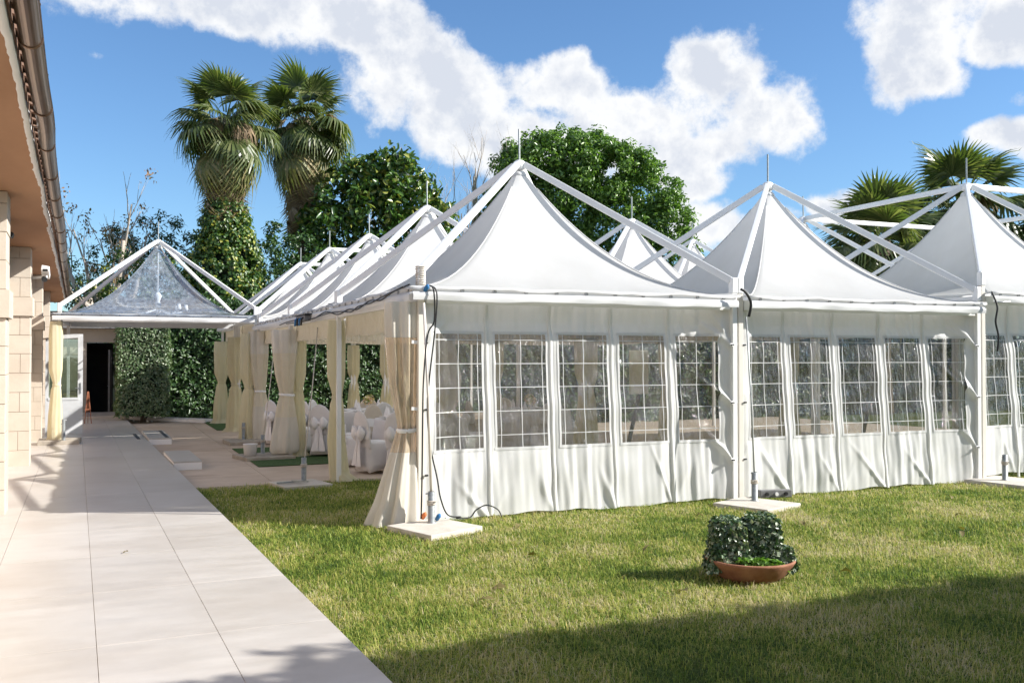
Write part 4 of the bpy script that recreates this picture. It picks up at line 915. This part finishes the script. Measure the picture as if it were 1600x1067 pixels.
# big round tree
def round_tree():
    rd = np.random.default_rng(51); pr = random.Random(51); c = np.array([18.4, 36.4, 0.]); z0 = float(zg(18, 36))
    o = empty('broadleaf_tree', (c[0], c[1], z0), 0, 'big round evergreen tree rising behind the first tent peak', 'tree')
    m = MB(); tips = []
    for a in range(5): branch_tree(m, (0.2 * math.cos(a), .2 * math.sin(a), 0), (.55 * math.cos(a * 1.26), .55 * math.sin(a * 1.26), 1), 3.3, .24, 3, pr, .6, tips, .15, (2, 3), .75)
    m.build('trunk', MT['bark'], o, True)
    # right and forward vectors in plan so the crown is fuller where the picture shows it
    rv = np.array([.922, -.387]); lumps = []
    for (u, h, r) in ((-1.9, 9.6, 1.7), (-3.0, 8.0, 1.3), (-.8, 9.9, 1.7), (.6, 9.7, 1.7), (1.9, 9.3, 1.5), (2.9, 8.5, 1.5), (3.6, 7.4, 1.3), (3.9, 6.2, 1.2), (4.3, 5.3, .9), (-.9, 8.2, 1.6), (.5, 8.0, 1.7), (1.7, 7.4, 1.5), (2.7, 6.2, 1.2), (-2.4, 8.6, 1.2), (0.2, 6.6, 1.1), (-3.2, 6.9, 1.0), (1.2, 5.4, .9), (-2.6, 5.6, .9), (3.4, 4.6, 1.0)):
        lumps.append((np.array([rv[0] * u, rv[1] * u, h - z0]), r))
    C, Rr, K = [], [], []
    for cc, r in lumps:
        for q in range(int(22 * r * r)):
            d = sphere_pts(1, rd)[0]; d[2] = abs(d[2]) * 1.0 if rd.random() < .75 else d[2]
            dep = d * r * rd.uniform(.75, 1.06); C.append(cc + dep); Rr.append(rd.uniform(.22, .5)); K.append(70)
    P, Nn = clump_cloud(C, Rr, K, rd, .3); V, F = leaves(P, Nn, .21, .10, rd, .1)
    f = npobj('crown', V, F, MT['bigleaf'], o); f['kind'] = 'stuff'
round_tree()

# rubber tree with large glossy leaves
def rubber_tree():
    rd = np.random.default_rng(61); pr = random.Random(61); c = (9.7, 37.1); z0 = float(zg(*c))
    o = empty('rubber_tree', (*c, z0), 0, 'rubber tree with large glossy leaves between the palms and the bare tree', 'tree'); m = MB(); tips = []
    for a in range(4): branch_tree(m, (.15 * math.cos(a * 1.6), .15 * math.sin(a * 1.6), 0), (.35 * math.cos(a * 1.6), .35 * math.sin(a * 1.6), 1), 3.2, .16, 2, pr, .5, tips)
    m.build('trunk', MT['bark'], o, True)
    rv = np.array([.922, -.387]); C, Rr, K = [], [], []
    for (u, h, r) in ((.6, 8.5, .9), (0, 7.9, 1.3), (1.0, 7.5, 1.2), (-1.0, 7.5, 1.2), (1.7, 6.5, 1.2), (-.4, 6.6, 1.5), (-1.7, 6.2, 1.3), (2.2, 5.5, 1.1), (.7, 5.4, 1.4), (-1.8, 5.0, 1.3), (-.3, 4.6, 1.5), (1.9, 4.4, 1.2), (-2.6, 4.3, 1.1), (3.0, 4.5, .9), (.6, 3.3, 1.5), (-1.8, 3.4, 1.3), (2.6, 3.5, 1.2)):
        u, h, r = u * 1.09, 1.73 + (h - 1.73) * 1.09, r * 1.05
        for q in range(int(26 * r * r)):
            d = sphere_pts(1, rd)[0]; d[2] = abs(d[2]) if rd.random() < .7 else d[2]; C.append(np.array([rv[0] * u, rv[1] * u, h - z0]) + d * r * rd.uniform(.6, 1.16)); Rr.append(rd.uniform(.2, .45)); K.append(20)
    P, Nn = clump_cloud(C, Rr, K, rd, .2); V, F = leaves(P, Nn, .30, .135, rd, .05, True)
    f = npobj('crown', V, F, MT['ficus'], o); f['kind'] = 'stuff'
    # the largest leaves in front of the crown
    fwd = np.array([-.387, -.922]); vv, ff = leaves(np.zeros((1, 3)), np.array([[0, 0, 1.]]), .36, .16, np.random.default_rng(3), 0, True)
    me = npmesh('leaf', vv, ff, MT['ficus'])
    for k in range(150):
        cc = C[rd.integers(len(C))]; q = bpy.data.objects.new('leaf', me); link(q, o); q.location = cc + np.array([fwd[0] * .25, fwd[1] * .25, .1]) + rd.normal(0, .12, 3); q.rotation_euler = (rd.uniform(-1.0, .6), rd.uniform(-.8, .8), rd.uniform(0, 6.28)); s_ = rd.uniform(.7, 1.15); q.scale = (s_,) * 3
rubber_tree()

# bare grey tree and the withered one by the house
def bare(name, label, x, y, h, seed, mat, leafm=None, nleaf=0, r=.13, stems=4, depth=4, spread=.5, lean=(0, 0)):
    rd = random.Random(seed); nr = np.random.default_rng(seed); z0 = float(zg(x, y)); o = empty(name, (x, y, z0), 0, label, 'tree'); m = MB(); tips = []
    for a in range(stems): branch_tree(m, (.12 * math.cos(a * 2), .12 * math.sin(a * 2), 0), (lean[0] + .38 * math.cos(a * 6.28 / stems + .5), lean[1] + .38 * math.sin(a * 6.28 / stems + .5), 1), h * .40, r, depth, rd, spread, tips, .22, (2, 3), .66)
    zm = sorted(v[2] for v in m.v)[int(len(m.v) * .995)]; k_ = h / zm; m.v = [(a * k_, b * k_, c * k_) for a, b, c in m.v]; tips = [(t[0] * k_, t[1]) for t in tips]
    m.build('trunk', mat, o, True)
    if leafm:
        T = np.array([t[0] for t in tips]); T = T[nr.random(len(T)) < .4]; P = (T[:, None, :] + nr.normal(0, .13, (len(T), nleaf, 3))).reshape(-1, 3)
        V, F = leaves(P, nr.normal(0, 1, P.shape), .16, .075, nr, .6); f = npobj('crown', V, F, leafm, o); f['kind'] = 'stuff'
    return o
bare('bare_tree', 'leafless pale grey tree between the rubber tree and the round tree', 14.3, 41.5, 11.9, 72, MT['palebark'], depth=5, r=.2, stems=6)
bare('bare_tree', 'leafless darker tree behind the first tent peak beside the round tree', 16.2, 41.6, 10.9, 77, MT['bark'], depth=5, r=.17, stems=6)
bare('withered_tree', 'half bare tree with brown withered leaves beside the house roof', -.1, 41.5, 9.1, 83, MT['palebark'], MT['brownleaf'], 14, .24, 6, 4, .5)

def bushy(name, label, x, y, lumps, mat, seed, size=.16, per=60, dens=14, asp=.5, cat='tree'):
    rd = np.random.default_rng(seed); z0 = float(zg(x, y)); o = empty(name, (x, y, z0), 0, label, cat); pr = random.Random(seed); m = MB()
    hmax = max(l[2] for l in lumps)
    for a in range(3): branch_tree(m, (.1 * a, 0, 0), (.3 * math.cos(a * 2.1), .3 * math.sin(a * 2.1), 1), hmax * .42, .11, 2, pr, .5)
    m.build('trunk', MT['bark'], o, True); rv = np.array([.922, -.387]); C, Rr, K = [], [], []
    for (u, w, h, r) in [(l[0], l[1], l[2], l[3]) for l in lumps]:
        for q in range(int(dens * r * r) + 1):
            d = sphere_pts(1, rd)[0]; C.append(np.array([rv[0] * u + .387 * w, rv[1] * u + .922 * w, h - z0]) + d * r * rd.uniform(.6, 1.05)); Rr.append(rd.uniform(.18, .42)); K.append(per)
    P, Nn = clump_cloud(C, Rr, K, rd, .25); V, F = leaves(P, Nn, size, size * asp, rd); f = npobj('crown', V, F, mat, o); f['kind'] = 'stuff'
    return o
bushy('dark_tree', 'dark feathery tree behind the withered branches', .6, 42.8, [(-.9, 0, 5.9, 1.3), (.3, 0, 6.5, 1.3), (1.4, 0, 6.4, 1.2), (2.4, 0, 5.8, 1.1), (-.4, 0, 4.6, 1.4), (1.2, 0, 4.8, 1.5), (-2.2, 0, 4.4, 1.1), (.2, 0, 3.4, 1.5)], MT['darkleaf'], 91, .22, 42, 11, .3)
bushy('leafy_tree', 'mid green tree filling the gap above the clear tent roof', .2, 38.4, [(-1.4, 0, 4.3, 1.1), (-.2, 0, 4.6, 1.1), (.9, 0, 4.5, 1.1), (1.9, 0, 4.4, 1.1), (-2.3, 0, 3.6, 1.0), (-.7, 0, 2.6, 1.2), (.9, 0, 2.7, 1.3)], MT['ivyflower'], 92, .14, 60, 12)
bushy('leafy_shrub', 'dark shrubs crowding between the two palm trunks', 5.4, 35.6, [(-.6, 0, 4.9, 1.1), (.6, 0, 5.2, 1.2), (-.2, 0, 3.9, 1.3), (1.0, 0, 3.8, 1.3), (.2, 0, 6.2, .7)], MT['hedge'], 93, .15, 60, 14, cat='shrub')

# ivy grown trunk of the first palm
def ivy_trunk(x, y):
    rd = np.random.default_rng(95); z0 = float(zg(x, y)); o = empty('ivy_mantle', (x, y, z0), 0, 'mass of yellow flowering ivy climbing the first palm trunk', 'ivy'); C, Rr, K = [], [], []
    for k in range(620):
        h = rd.uniform(.0, 1) ** .8 * 7.6; w = np.interp(h, [0, 2.5, 4.5, 6, 7.0, 7.9], [1.9, 1.75, 1.5, 1.05, .72, .42]); a = rd.uniform(0, 6.28); q = rd.uniform(.8, 1.04)
        C.append(np.array([w * q * math.cos(a), w * q * math.sin(a), h])); Rr.append(rd.uniform(.14, .34)); K.append(48)
    P, Nn = clump_cloud(C, Rr, K, rd, .3); Nn = Nn + np.stack([P[:, 0], P[:, 1], 0 * P[:, 0]], -1) * .6; V, F = leaves(P, Nn, .13, .1, rd)
    f = npobj('foliage', V, F, MT['ivyflower'], o); f['kind'] = 'stuff'
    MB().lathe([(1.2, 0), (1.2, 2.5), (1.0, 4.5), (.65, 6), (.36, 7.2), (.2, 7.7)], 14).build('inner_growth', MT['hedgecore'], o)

# fan palms
def frond_mesh(name, mat, seed, droop, petiole=.75, fan=.95, nseg=30, arc=250, limp=.3):
    rd = random.Random(seed); V = []; F = []
    def strip(pts, ws, side):
        b = len(V)
        for p, w in zip(pts, ws): V.extend([p - side * w, p + side * w])
        for k in range(len(pts) - 1): F.append((b + 2 * k, b + 2 * k + 1, b + 2 * k + 3, b + 2 * k + 2))
    base = Vector((0, 0, 0)); hubp = Vector((0, petiole, .0)); strip([base, Vector((0, petiole * .5, .05)), hubp], [.028, .02, .014], Vector((1, 0, 0)))
    strip([base, Vector((0, petiole * .5, .05)), hubp], [.014, .012, .01], Vector((0, 0, 1)))
    for k in range(nseg):
        a = R(-arc / 2 + arc * (k + .5) / nseg) + rd.uniform(-.02, .02); L_ = fan * (1 - .22 * abs(a) / R(arc / 2)) * rd.uniform(.92, 1.06)
        dr = Vector((math.sin(a), math.cos(a), 0)); side = Vector((math.cos(a), -math.sin(a), .35 if k % 2 else -.35)).normalized()
        pts, ws = [], []
        for q, t in enumerate((0, .3, .55, .75, .9, 1.0)):
            z = -droop * t ** 2 * L_ * .5 - (limp * rd.uniform(.6, 1.4) * max(0, t - .5) ** 1.6 * L_ * 2.0) - abs(math.sin(a)) * .05 * t
            pts.append(hubp + dr * L_ * t * (1 - .15 * limp * t) + Vector((0, 0, z + .06 * (abs(a) / 2) * t))); ws.append((.008, .036, .042, .022, .010, .002)[q] * fan)
        strip(pts, ws, side)
    me = bpy.data.meshes.new(name); me.from_pydata([tuple(v) for v in V], [], F); me.materials.append(MT[mat]); me.update(); return me
FR = {'green': [frond_mesh('frond', 'palm', s, .35, .8, 1.05, 32, 230, .25) for s in (1, 2)], 'arch': [frond_mesh('frond', 'palm', s, .75, .95, 1.1, 32, 240, .55) for s in (3, 4)],
      'old': [frond_mesh('frond', 'palmold', s, .9, .9, 1.1, 28, 210, .8) for s in (5, 6)], 'dead': [frond_mesh('dead_frond', 'palmdead', s, 1.0, .75, 1.05, 24, 120, .7) for s in (7, 8)]}
def palm(name, label, x, y, h, seed, scale=1.0, ndead=46, ngreen=34, trunk_r=.2, z0=None, skirt=2.6, nold=15):
    rd = random.Random(seed); z0 = float(zg(x, y)) if z0 is None else z0; o = empty(name, (x, y, z0), 0, label, 'palm tree', 'fan palms around the garden'); H = h - z0
    prof = [(trunk_r * (1.25 - .3 * min(1, k / 6) + .04 * (k % 2)), H * k / 22) for k in range(23)]
    MB().lathe(prof, 14).build('trunk', MT['bark'], o, True)
    def put(kind, z, az, el, roll=0, s=1.0):
        q = bpy.data.objects.new('dead_frond' if kind == 'dead' else 'frond', rd.choice(FR[kind])); link(q, o); q.location = (.16 * math.cos(az + math.pi / 2), .12 * math.sin(az + math.pi / 2), z)
        q.rotation_mode = 'XYZ'; q.rotation_euler = (Matrix.Rotation(az, 3, 'Z') @ Matrix.Rotation(el, 3, 'X') @ Matrix.Rotation(roll, 3, 'Y')).to_euler(); s_ = scale * s * rd.uniform(.88, 1.1); q.scale = (s_, s_, s_)
    ga = 2.39996
    for k in range(18 if ndead > 30 else 6): put('dead', H + .15 - .6 * rd.random(), k * ga + rd.uniform(-.5, .5), R(15) - R(75) * rd.random(), rd.uniform(-.6, .6), rd.uniform(.5, .8))
    for k in range(14): put('arch', H + .1 - .5 * rd.random(), k * ga + rd.uniform(-.6, .6), R(45) - R(80) * rd.random(), rd.uniform(-.6, .6), rd.uniform(.5, .72))
    for k in range(8): put('arch', H - .1 - .5 * rd.random(), k * ga + rd.uniform(-.6, .6), R(18) - R(60) * rd.random(), rd.uniform(-.6, .6), rd.uniform(.7, .95))
    for k in range(ngreen):
        t = k / ngreen; el = R(82) - R(125) * t ** .8 + rd.uniform(-.3, .3)
        put('green' if t < .5 else 'arch', H + .25 - .75 * t, k * ga + rd.uniform(-.2, .2), el, rd.uniform(-.35, .35))
    for k in range(nold): put('old', H - .5 - .5 * rd.random(), k * ga + rd.uniform(-.4, .4), R(-38) - R(28) * rd.random(), rd.uniform(-.4, .4))
    for k in range(ndead):
        t = k / max(1, ndead - 1); put('dead', H - .6 - (skirt - 1.2) * t, k * ga + rd.uniform(-.3, .3), R(-62) - R(20) * rd.random(), rd.uniform(-.4, .4), .95)
    return o
p1 = (3.6, 35.4); ivy_trunk(*p1)
palm('fan_palm', 'shaggy fan palm whose trunk is wrapped in flowering ivy', *p1, 10.35, 1, 1.14, 64, 22, .26, skirt=3.6)
palm('fan_palm', 'shaggy fan palm with a bare brown skirt beside the ivy covered one', 7.1, 39.2, 11.6, 2, 1.25, 80, 22, .26, skirt=4.2)
palm('fan_palm', 'low green fan palm behind the taller tents, left of the pair', 22.9, 23.6, 5.5, 3, 1.2, 12, 22, .3, skirt=1.8, nold=6)
palm('fan_palm', 'green fan palm rising behind the taller tent peak', 27.4, 24.4, 7.1, 4, 1.35, 14, 22, .3, skirt=2.0, nold=8)
palm('fan_palm', 'green fan palm standing between the taller palms', 25.3, 25.8, 5.6, 5, 1.25, 14, 22, .3, skirt=2.0, nold=8)
palm('fan_palm', 'fan palm at the far end of the palm group', 30.2, 22.8, 5.5, 6, 1.3, 14, 30, .3, skirt=2.2, nold=8)

# ------------------------------------------------------------------ banquet chairs and tables
def chair_proto(taupe=False):
    cm = MT['chairtaupe'] if taupe else MT['chair']
    o = empty('covered_chair', (0, 0, 0), 0)
    def rr(hx, hy, z, lift=0, cy=0):
        pts = []
        for k in range(40):
            a = 2 * math.pi * k / 40; c, s = math.cos(a), math.sin(a); p = 5
            x = hx * math.copysign(abs(c) ** (2 / p), c); y = hy * math.copysign(abs(s) ** (2 / p), s)
            pts.append((x, y + cy, z + lift * abs(math.cos(2 * a)) ** 1.5))
        return pts
    m = MB(); m.loft([rr(.245, .245, .0, .055), rr(.228, .232, .12, .03), rr(.212, .218, .30), rr(.212, .215, .43), rr(.205, .208, .455), rr(.15, .15, .468)]); m.build('seat_cover', cm, o, True)
    m = MB(); rings = []
    for v in np.linspace(0, 1, 15):
        z = .36 + .58 * v; w = .205 if v < .55 else .205 * math.sqrt(max(0, 1 - ((v - .55) / .452) ** 2)); w *= 1 + .06 * math.sin(v * 3); yb = -.185 - .085 * v; t = .03 * (1 if v < .9 else .7)
        rings.append([(max(w, .02) * math.cos(a), yb + t * math.sin(a), z) for a in np.linspace(0, 2 * math.pi, 24, endpoint=False)])
    m.loft(rings); bk = m.build('backrest_cover', cm, o, True)
    m = MB(); zs = .60; yb = -.185 - .085 * .41
    m.loft([[(.213 * f * math.cos(a), yb + .042 * f * math.sin(a), zs + dz + .02 * math.sin(a * 2)) for a in np.linspace(0, 2 * math.pi, 28, endpoint=False)] for f, dz in ((1.0, -.075), (1.06, -.03), (1.05, .03), (1.0, .075))], cap=False)
    sa = m.build('sash', MT['satin'], o, True)
    for s in (-1, 1):
        m = MB(); rings = []
        for t in np.linspace(0, 1, 10):
            hh = .015 + .095 * math.sin(math.pi * min(1, t * .92 + .05)) ; th = .012 + .032 * math.sin(math.pi * t)
            rings.append([(s * .17 * t, yb - .062 - .03 * math.sin(math.pi * t) + th * math.cos(a), zs - .01 + .02 * t + hh * math.sin(a) * (1 + .16 * math.sin(4 * a))) for a in np.linspace(0, 2 * math.pi, 16, endpoint=False)])
        m.loft(rings); m.build('bow_loop', MT['satin'], sa, True)
        m = MB(); K = 12; V = []; F = []
        for q in range(K):
            t = q / (K - 1)
            for e in range(5):
                u = (e - 2) / 2; V.append((s * (.02 + .05 * t) + u * (.02 + .055 * t), yb - .075 - .03 * t + .014 * math.sin(e * 2.2 + t * 3), zs - .03 - .47 * t))
        F = [(q * 5 + e, q * 5 + e + 1, (q + 1) * 5 + e + 1, (q + 1) * 5 + e) for q in range(K - 1) for e in range(4)]
        npobj('bow_tail', V, F, MT['satin'], sa, True)
    m = MB(); m.lathe([(.01, -.035), (.034, -.015), (.034, .015), (.01, .035)], 10, (0, yb - .075, zs)); m.build('knot', MT['satin'], sa, True)
    return o
def copy_tree(o, parent=None):
    c = o.copy(); COL.objects.link(c); c.parent = parent
    for ch in list(o.children): copy_tree(ch, c)
    return c
cw = chair_proto(); ct = chair_proto(True); used = set()
TABLES = [(4.75, 15.35, .78, 'round table under a white cloth nearest the slim yellow curtain'), (4.75, 18.9, .78, 'round white clothed table behind the bundled cream wall'), (7.6, 17.2, .8, 'round white clothed table deep inside the tents')]
for tx, ty, tr, lb in TABLES:
    o = empty('round_table', (tx, ty, float(zg(tx, ty)) + .014), 0, lb, 'table', 'round banquet tables'); rd = random.Random(tx + ty); n = 80
    def ring(r, z, am): return [((r + am * math.sin(11 * t + tx) + am * .5 * math.sin(19 * t)) * math.cos(t), (r + am * math.sin(11 * t + tx) + am * .5 * math.sin(19 * t)) * math.sin(t), z) for t in np.linspace(0, 2 * math.pi, n, endpoint=False)]
    MB().loft([ring(tr * 1.03, .01, .06), ring(tr * 1.02, .3, .045), ring(tr * 1.0, .6, .02), ring(tr, .735, .004), ring(tr * .985, .75, 0), ring(.05, .752, 0)]).build('tablecloth', MT['chair'], o, True)
    MB().tube([(0, 0, .0), (0, 0, .7)], .05, 10).build('pedestal', MT['galv'], o)
    v_ = empty('centrepiece', (tx, ty, float(zg(tx, ty)) + .768), 0, 'small flower centrepiece on the ' + lb.replace('round table under a white cloth ', 'table '), 'flowers')
    MB().lathe([(.05, 0), (.045, .08), (.06, .14), (.055, .14)], 14).build('vase', MT['white'], v_, True)
    nr = np.random.default_rng(int(tx * 10)); P = np.array([0, 0, .2]) + sphere_pts(160, nr) * .11 * nr.random((160, 1)) ** .3; V, F = leaves(P, P - np.array([0, 0, .15]), .06, .05, nr, .0); f = npobj('blossoms', V, F, MT['flower'], v_); f['kind'] = 'stuff'
    for k in range(8):
        a = k * math.pi / 4 + .2; g_ = empty('place_setting', (tx + .6 * math.cos(a), ty + .6 * math.sin(a), float(zg(tx, ty)) + .767), a, 'white plate and folded napkin on the ' + lb.replace('round table under a white cloth ', 'table '), 'place setting', 'place settings on ' + lb)
        MB().lathe([(.06, 0), (.125, .014), (.13, .018), (.07, .006)], 20).build('plate', MT['white'], g_, True); MB().lathe([(.05, .008), (.042, .08), (.01, .19)], 7).build('napkin', MT['satin'], g_)
CH = [(3.68, 14.28, R(-72), 0, 'white covered chair with hanging bow beside the slim yellow curtain'),
      (4.02, 13.85, R(-38), 0, 'white covered chair half hidden by the gathered corner wall'),
      (4.75, 14.35, R(8), 0, 'white covered chair pushed to the near table, back to the lawn'),
      (5.3, 16.25, R(150), 0, 'white covered chair with oval front across the near table'),
      (4.35, 16.35, R(205), 1, 'taupe covered chair on the far side of the near table'),
      (5.72, 15.2, R(95), 0, 'white covered chair on the inner side of the near table'),
      (3.55, 17.35, R(-35), 0, 'white covered chair with large bow beside the bundled cream wall'),
      (3.7, 18.75, R(-85), 0, 'white covered chair facing the second table from the walkway side'),
      (4.7, 17.9, R(5), 0, 'white covered chair between the near and second tables'),
      (4.0, 19.75, R(-130), 0, 'white covered chair at the far walkway corner of the second table'),
      (5.0, 19.95, R(165), 1, 'taupe covered chair beyond the second table'),
      (5.75, 18.7, R(85), 1, 'taupe covered chair on the inner side of the second table'),
      (3.2, 20.3, R(-60), 0, 'white covered chair standing alone near the third walkway side post'),
      (6.55, 17.2, R(-90), 1, 'taupe covered chair at the deep inside table, walkway side'), (7.6, 18.3, R(180), 1, 'taupe covered chair at the deep inside table, hedge side'), (7.4, 16.1, R(0), 0, 'white covered chair at the deep inside table, lawn side'), (8.65, 17.1, R(90), 0, 'white covered chair at the deep inside table, palm side')]
CH += [(3.62, 15.35, R(-88), 0, 'white covered chair on the walkway side of the near table'), (3.75, 16.15, R(-120), 0, 'white covered chair at the hedge side corner of the near table, walkway side'),
       (3.35, 18.15, R(-75), 0, 'white covered chair just behind the bundled cream wall'), (3.45, 19.5, R(-100), 0, 'white covered chair seen past the third walkway side post'), (5.55, 14.55, R(48), 0, 'white covered chair at the lawn side inner corner of the near table'), (5.6, 17.95, R(40), 1, 'taupe covered chair at the inner lawn side corner of the second table')]
for x, y, rz, tp, lb in CH:
    src = ct if tp else cw; o = src if tp not in used else copy_tree(src); used.add(tp)
    o.location = (x, y, float(zg(x, y)) + .030); o.rotation_euler = (0, 0, rz); tag(o, lb, 'chair', 'covered banquet chairs round the tables')

# ------------------------------------------------------------------ planted bowl
bx_, by_ = 4.46, 5.95; bz = float(zg(bx_, by_))
o = empty('planter_bowl', (bx_, by_, bz), 0, 'wide terracotta bowl on the lawn with two clipped ivy lumps', 'planter'); o.scale = (.93, .93, .95); o.location.z -= .035
prof = [(.14, 0), (.2, .01), (.29, .08), (.345, .155), (.362, .18), (.366, .195), (.352, .2), (.335, .185), (.27, .12), (.0, .12)]
MB().lathe(prof[:-1], 48).build('bowl', MT['terracotta'], o, True)
MB().lathe([(.02, .162), (.3, .155), (.335, .14)], 24).build('soil', MT['bark'], o, True)
rd = np.random.default_rng(5)
rv = np.array([.922, -.387]); fv = np.array([.387, .922])
def ivy_lump(u, w, hu, hw, z0, z1, n, seed, nm='ivy_lump', mat='potivy', size=.042):
    r_ = np.random.default_rng(seed); P, Nn = leafy_box(-hu, hu, -hw, hw, z0, z1, n, r_, .012); tp = np.interp(P[:, 2], [z0, z0 + (z1 - z0) * .35, z1], [1.18, 1.02, .93]); P[:, 0] *= tp; P[:, 1] *= tp
    P[:, 2] -= .10 * np.clip((np.abs(P[:, 0] / hu) - .7), 0, 1) * (P[:, 2] > (z0 + z1) / 2)
    Q = np.stack([rv[0] * (P[:, 0] + u) + fv[0] * (P[:, 1] + w), rv[1] * (P[:, 0] + u) + fv[1] * (P[:, 1] + w), P[:, 2]], -1); N2 = np.stack([rv[0] * Nn[:, 0] + fv[0] * Nn[:, 1], rv[1] * Nn[:, 0] + fv[1] * Nn[:, 1], Nn[:, 2]], -1)
    V, F = leaves(Q, N2, size, size * .85, r_, .35); f = npobj(nm, V, F, MT[mat], o); f['kind'] = 'stuff'
    c = MB(); k = .8
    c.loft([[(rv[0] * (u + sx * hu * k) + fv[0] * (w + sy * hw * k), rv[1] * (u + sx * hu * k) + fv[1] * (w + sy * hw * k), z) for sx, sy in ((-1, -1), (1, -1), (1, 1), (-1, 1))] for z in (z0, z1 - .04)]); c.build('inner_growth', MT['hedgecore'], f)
ivy_lump(-.175, .03, .115, .13, .14, .485, 2300, 1); ivy_lump(.115, .07, .125, .13, .14, .50, 2300, 2); ivy_lump(.25, -.03, .08, .1, .12, .27, 700, 3); ivy_lump(-.27, -.04, .07, .1, .12, .25, 500, 5)
ivy_lump(.03, -.16, .19, .05, .13, .2, 500, 4, 'clover', 'potgreen', .035)

# ------------------------------------------------------------------ lawn blades
def lawn():
    rd = np.random.default_rng(9); P = []
    fw = np.array([math.sin(YAW), math.cos(YAW)]); rt = np.array([math.cos(YAW), -math.sin(YAW)])
    n = 1500000; x = rd.uniform(.8, 17, n); y = rd.uniform(2.5, 13.45, n); zc = x * fw[0] + y * fw[1]; xc = x * rt[0] + y * rt[1]
    a = x * cD + y * sD
    keep = (zc > 3.6) & (xc / zc < .72) & (xc / zc > -.72) & (a > 1.385)
    dens = np.interp(zc, [4, 6, 9, 14], [1, .85, .5, .3]); keep &= rd.random(n) < dens
    keep &= ~((np.hypot(x - bx_, y - by_) < .2))
    for (sx, sy, ang, hs) in ((2.93, 8.93, 22, .35), (6.72, 8.84, 25, .36), (11.0, 9.08, 14, .4), (2.34, 13.16, 10, .335)):
        dx, dy = x - sx, y - sy; c, s = math.cos(R(ang)), math.sin(R(ang)); keep &= ~((np.abs(dx * c + dy * s) < hs - .015) & (np.abs(-dx * s + dy * c) < hs - .015))
    inside = (y > 9.7) & (x > 3.3); keep &= ~(inside & (rd.random(n) < .6))
    x, y, zc = x[keep], y[keep], zc[keep]; n = len(x)
    patch = .5 + .5 * np.sin(x * 1.7 + 1.3 * np.sin(y * 1.1)) * np.sin(y * 1.9 + 1.1 * np.sin(x * .9 + 2)); h = rd.gamma(6, .0062, n) * (.75 + .45 * patch); h = np.clip(h, .012, .085)
    az = rd.uniform(0, 6.28, n); lean = np.abs(rd.normal(1.0, .6, n)); w = np.interp(zc, [4, 9, 14], [.0032, .0052, .0072]) * rd.uniform(.7, 1.3, n)
    z = zg(x, y) - .012; d = np.stack([np.cos(az), np.sin(az)], -1); s = np.stack([-d[:, 1], d[:, 0]], -1)
    b0 = np.stack([x - s[:, 0] * w / 2, y - s[:, 1] * w / 2, z], -1); b1 = np.stack([x + s[:, 0] * w / 2, y + s[:, 1] * w / 2, z], -1)
    m = np.stack([x + d[:, 0] * h * lean * .3, y + d[:, 1] * h * lean * .3, z + h * .62], -1); so_ = np.stack([s[:, 0] * w * .4, s[:, 1] * w * .4, 0 * w], -1)
    tip = np.stack([x + d[:, 0] * h * lean, y + d[:, 1] * h * lean, z + h * np.clip(1.05 - .3 * lean, .3, 1)], -1)
    V = np.stack([b0, b1, m + so_, m - so_, tip], 1).reshape(-1, 3); b = (np.arange(n) * 5)[:, None]
    F = np.concatenate([b + np.array([[0, 1, 2]]), b + np.array([[0, 2, 3]]), b + np.array([[3, 2, 4]])])
    g = npobj('grass', V, F, MT['grass']); tag(g, 'mown green and yellowing lawn grass before the tents', 'grass', kind='stuff')
    return n
NB = lawn()
# fallen leaves on lawn and walkway
lm = []
for s in (1, 2, 3):
    r_ = np.random.default_rng(s); V, F = leaves(np.zeros((1, 3)), np.array([[0, .1, 1.]]), .11, .06, r_, 0, True); V[:, 2] += .02 * np.sin(V[:, 0] * 40); lm.append(npmesh('fallen_leaf', V, F, MT['brownleaf']))
rl = random.Random(4)
for x, y in ((3.75, 8.75), (3.2, 7.3), (2.6, 6.3), (4.15, 7.0), (2.25, 6.0), (5.1, 5.7), (7.4, 6.6), (7.1, 6.35), (9.0, 8.2), (8.2, 7.3), (2.45, 5.2), (3.7, 5.65), (6.4, 7.7), (5.6, 8.4), (3.1, 8.2)):
    q = bpy.data.objects.new('fallen_leaf', rl.choice(lm)); link(q); q.location = (x, y, float(zg(x, y)) + .035); q.rotation_euler = (rl.uniform(-.4, .4), rl.uniform(-.4, .4), rl.uniform(0, 6)); tag(q, 'dry brown leaf fallen on the lawn grass', 'leaf', 'fallen leaves on the lawn')
q = bpy.data.objects.new('fallen_leaf', lm[0]); link(q); q.location = (*WP(.35, 8.3), zwalk(8.3) + .01); q.scale = (.6,) * 3; tag(q, 'small dry leaf alone on the pale walkway tiles', 'leaf')
print('BLADES', NB, 'OBJECTS', len(bpy.data.objects))
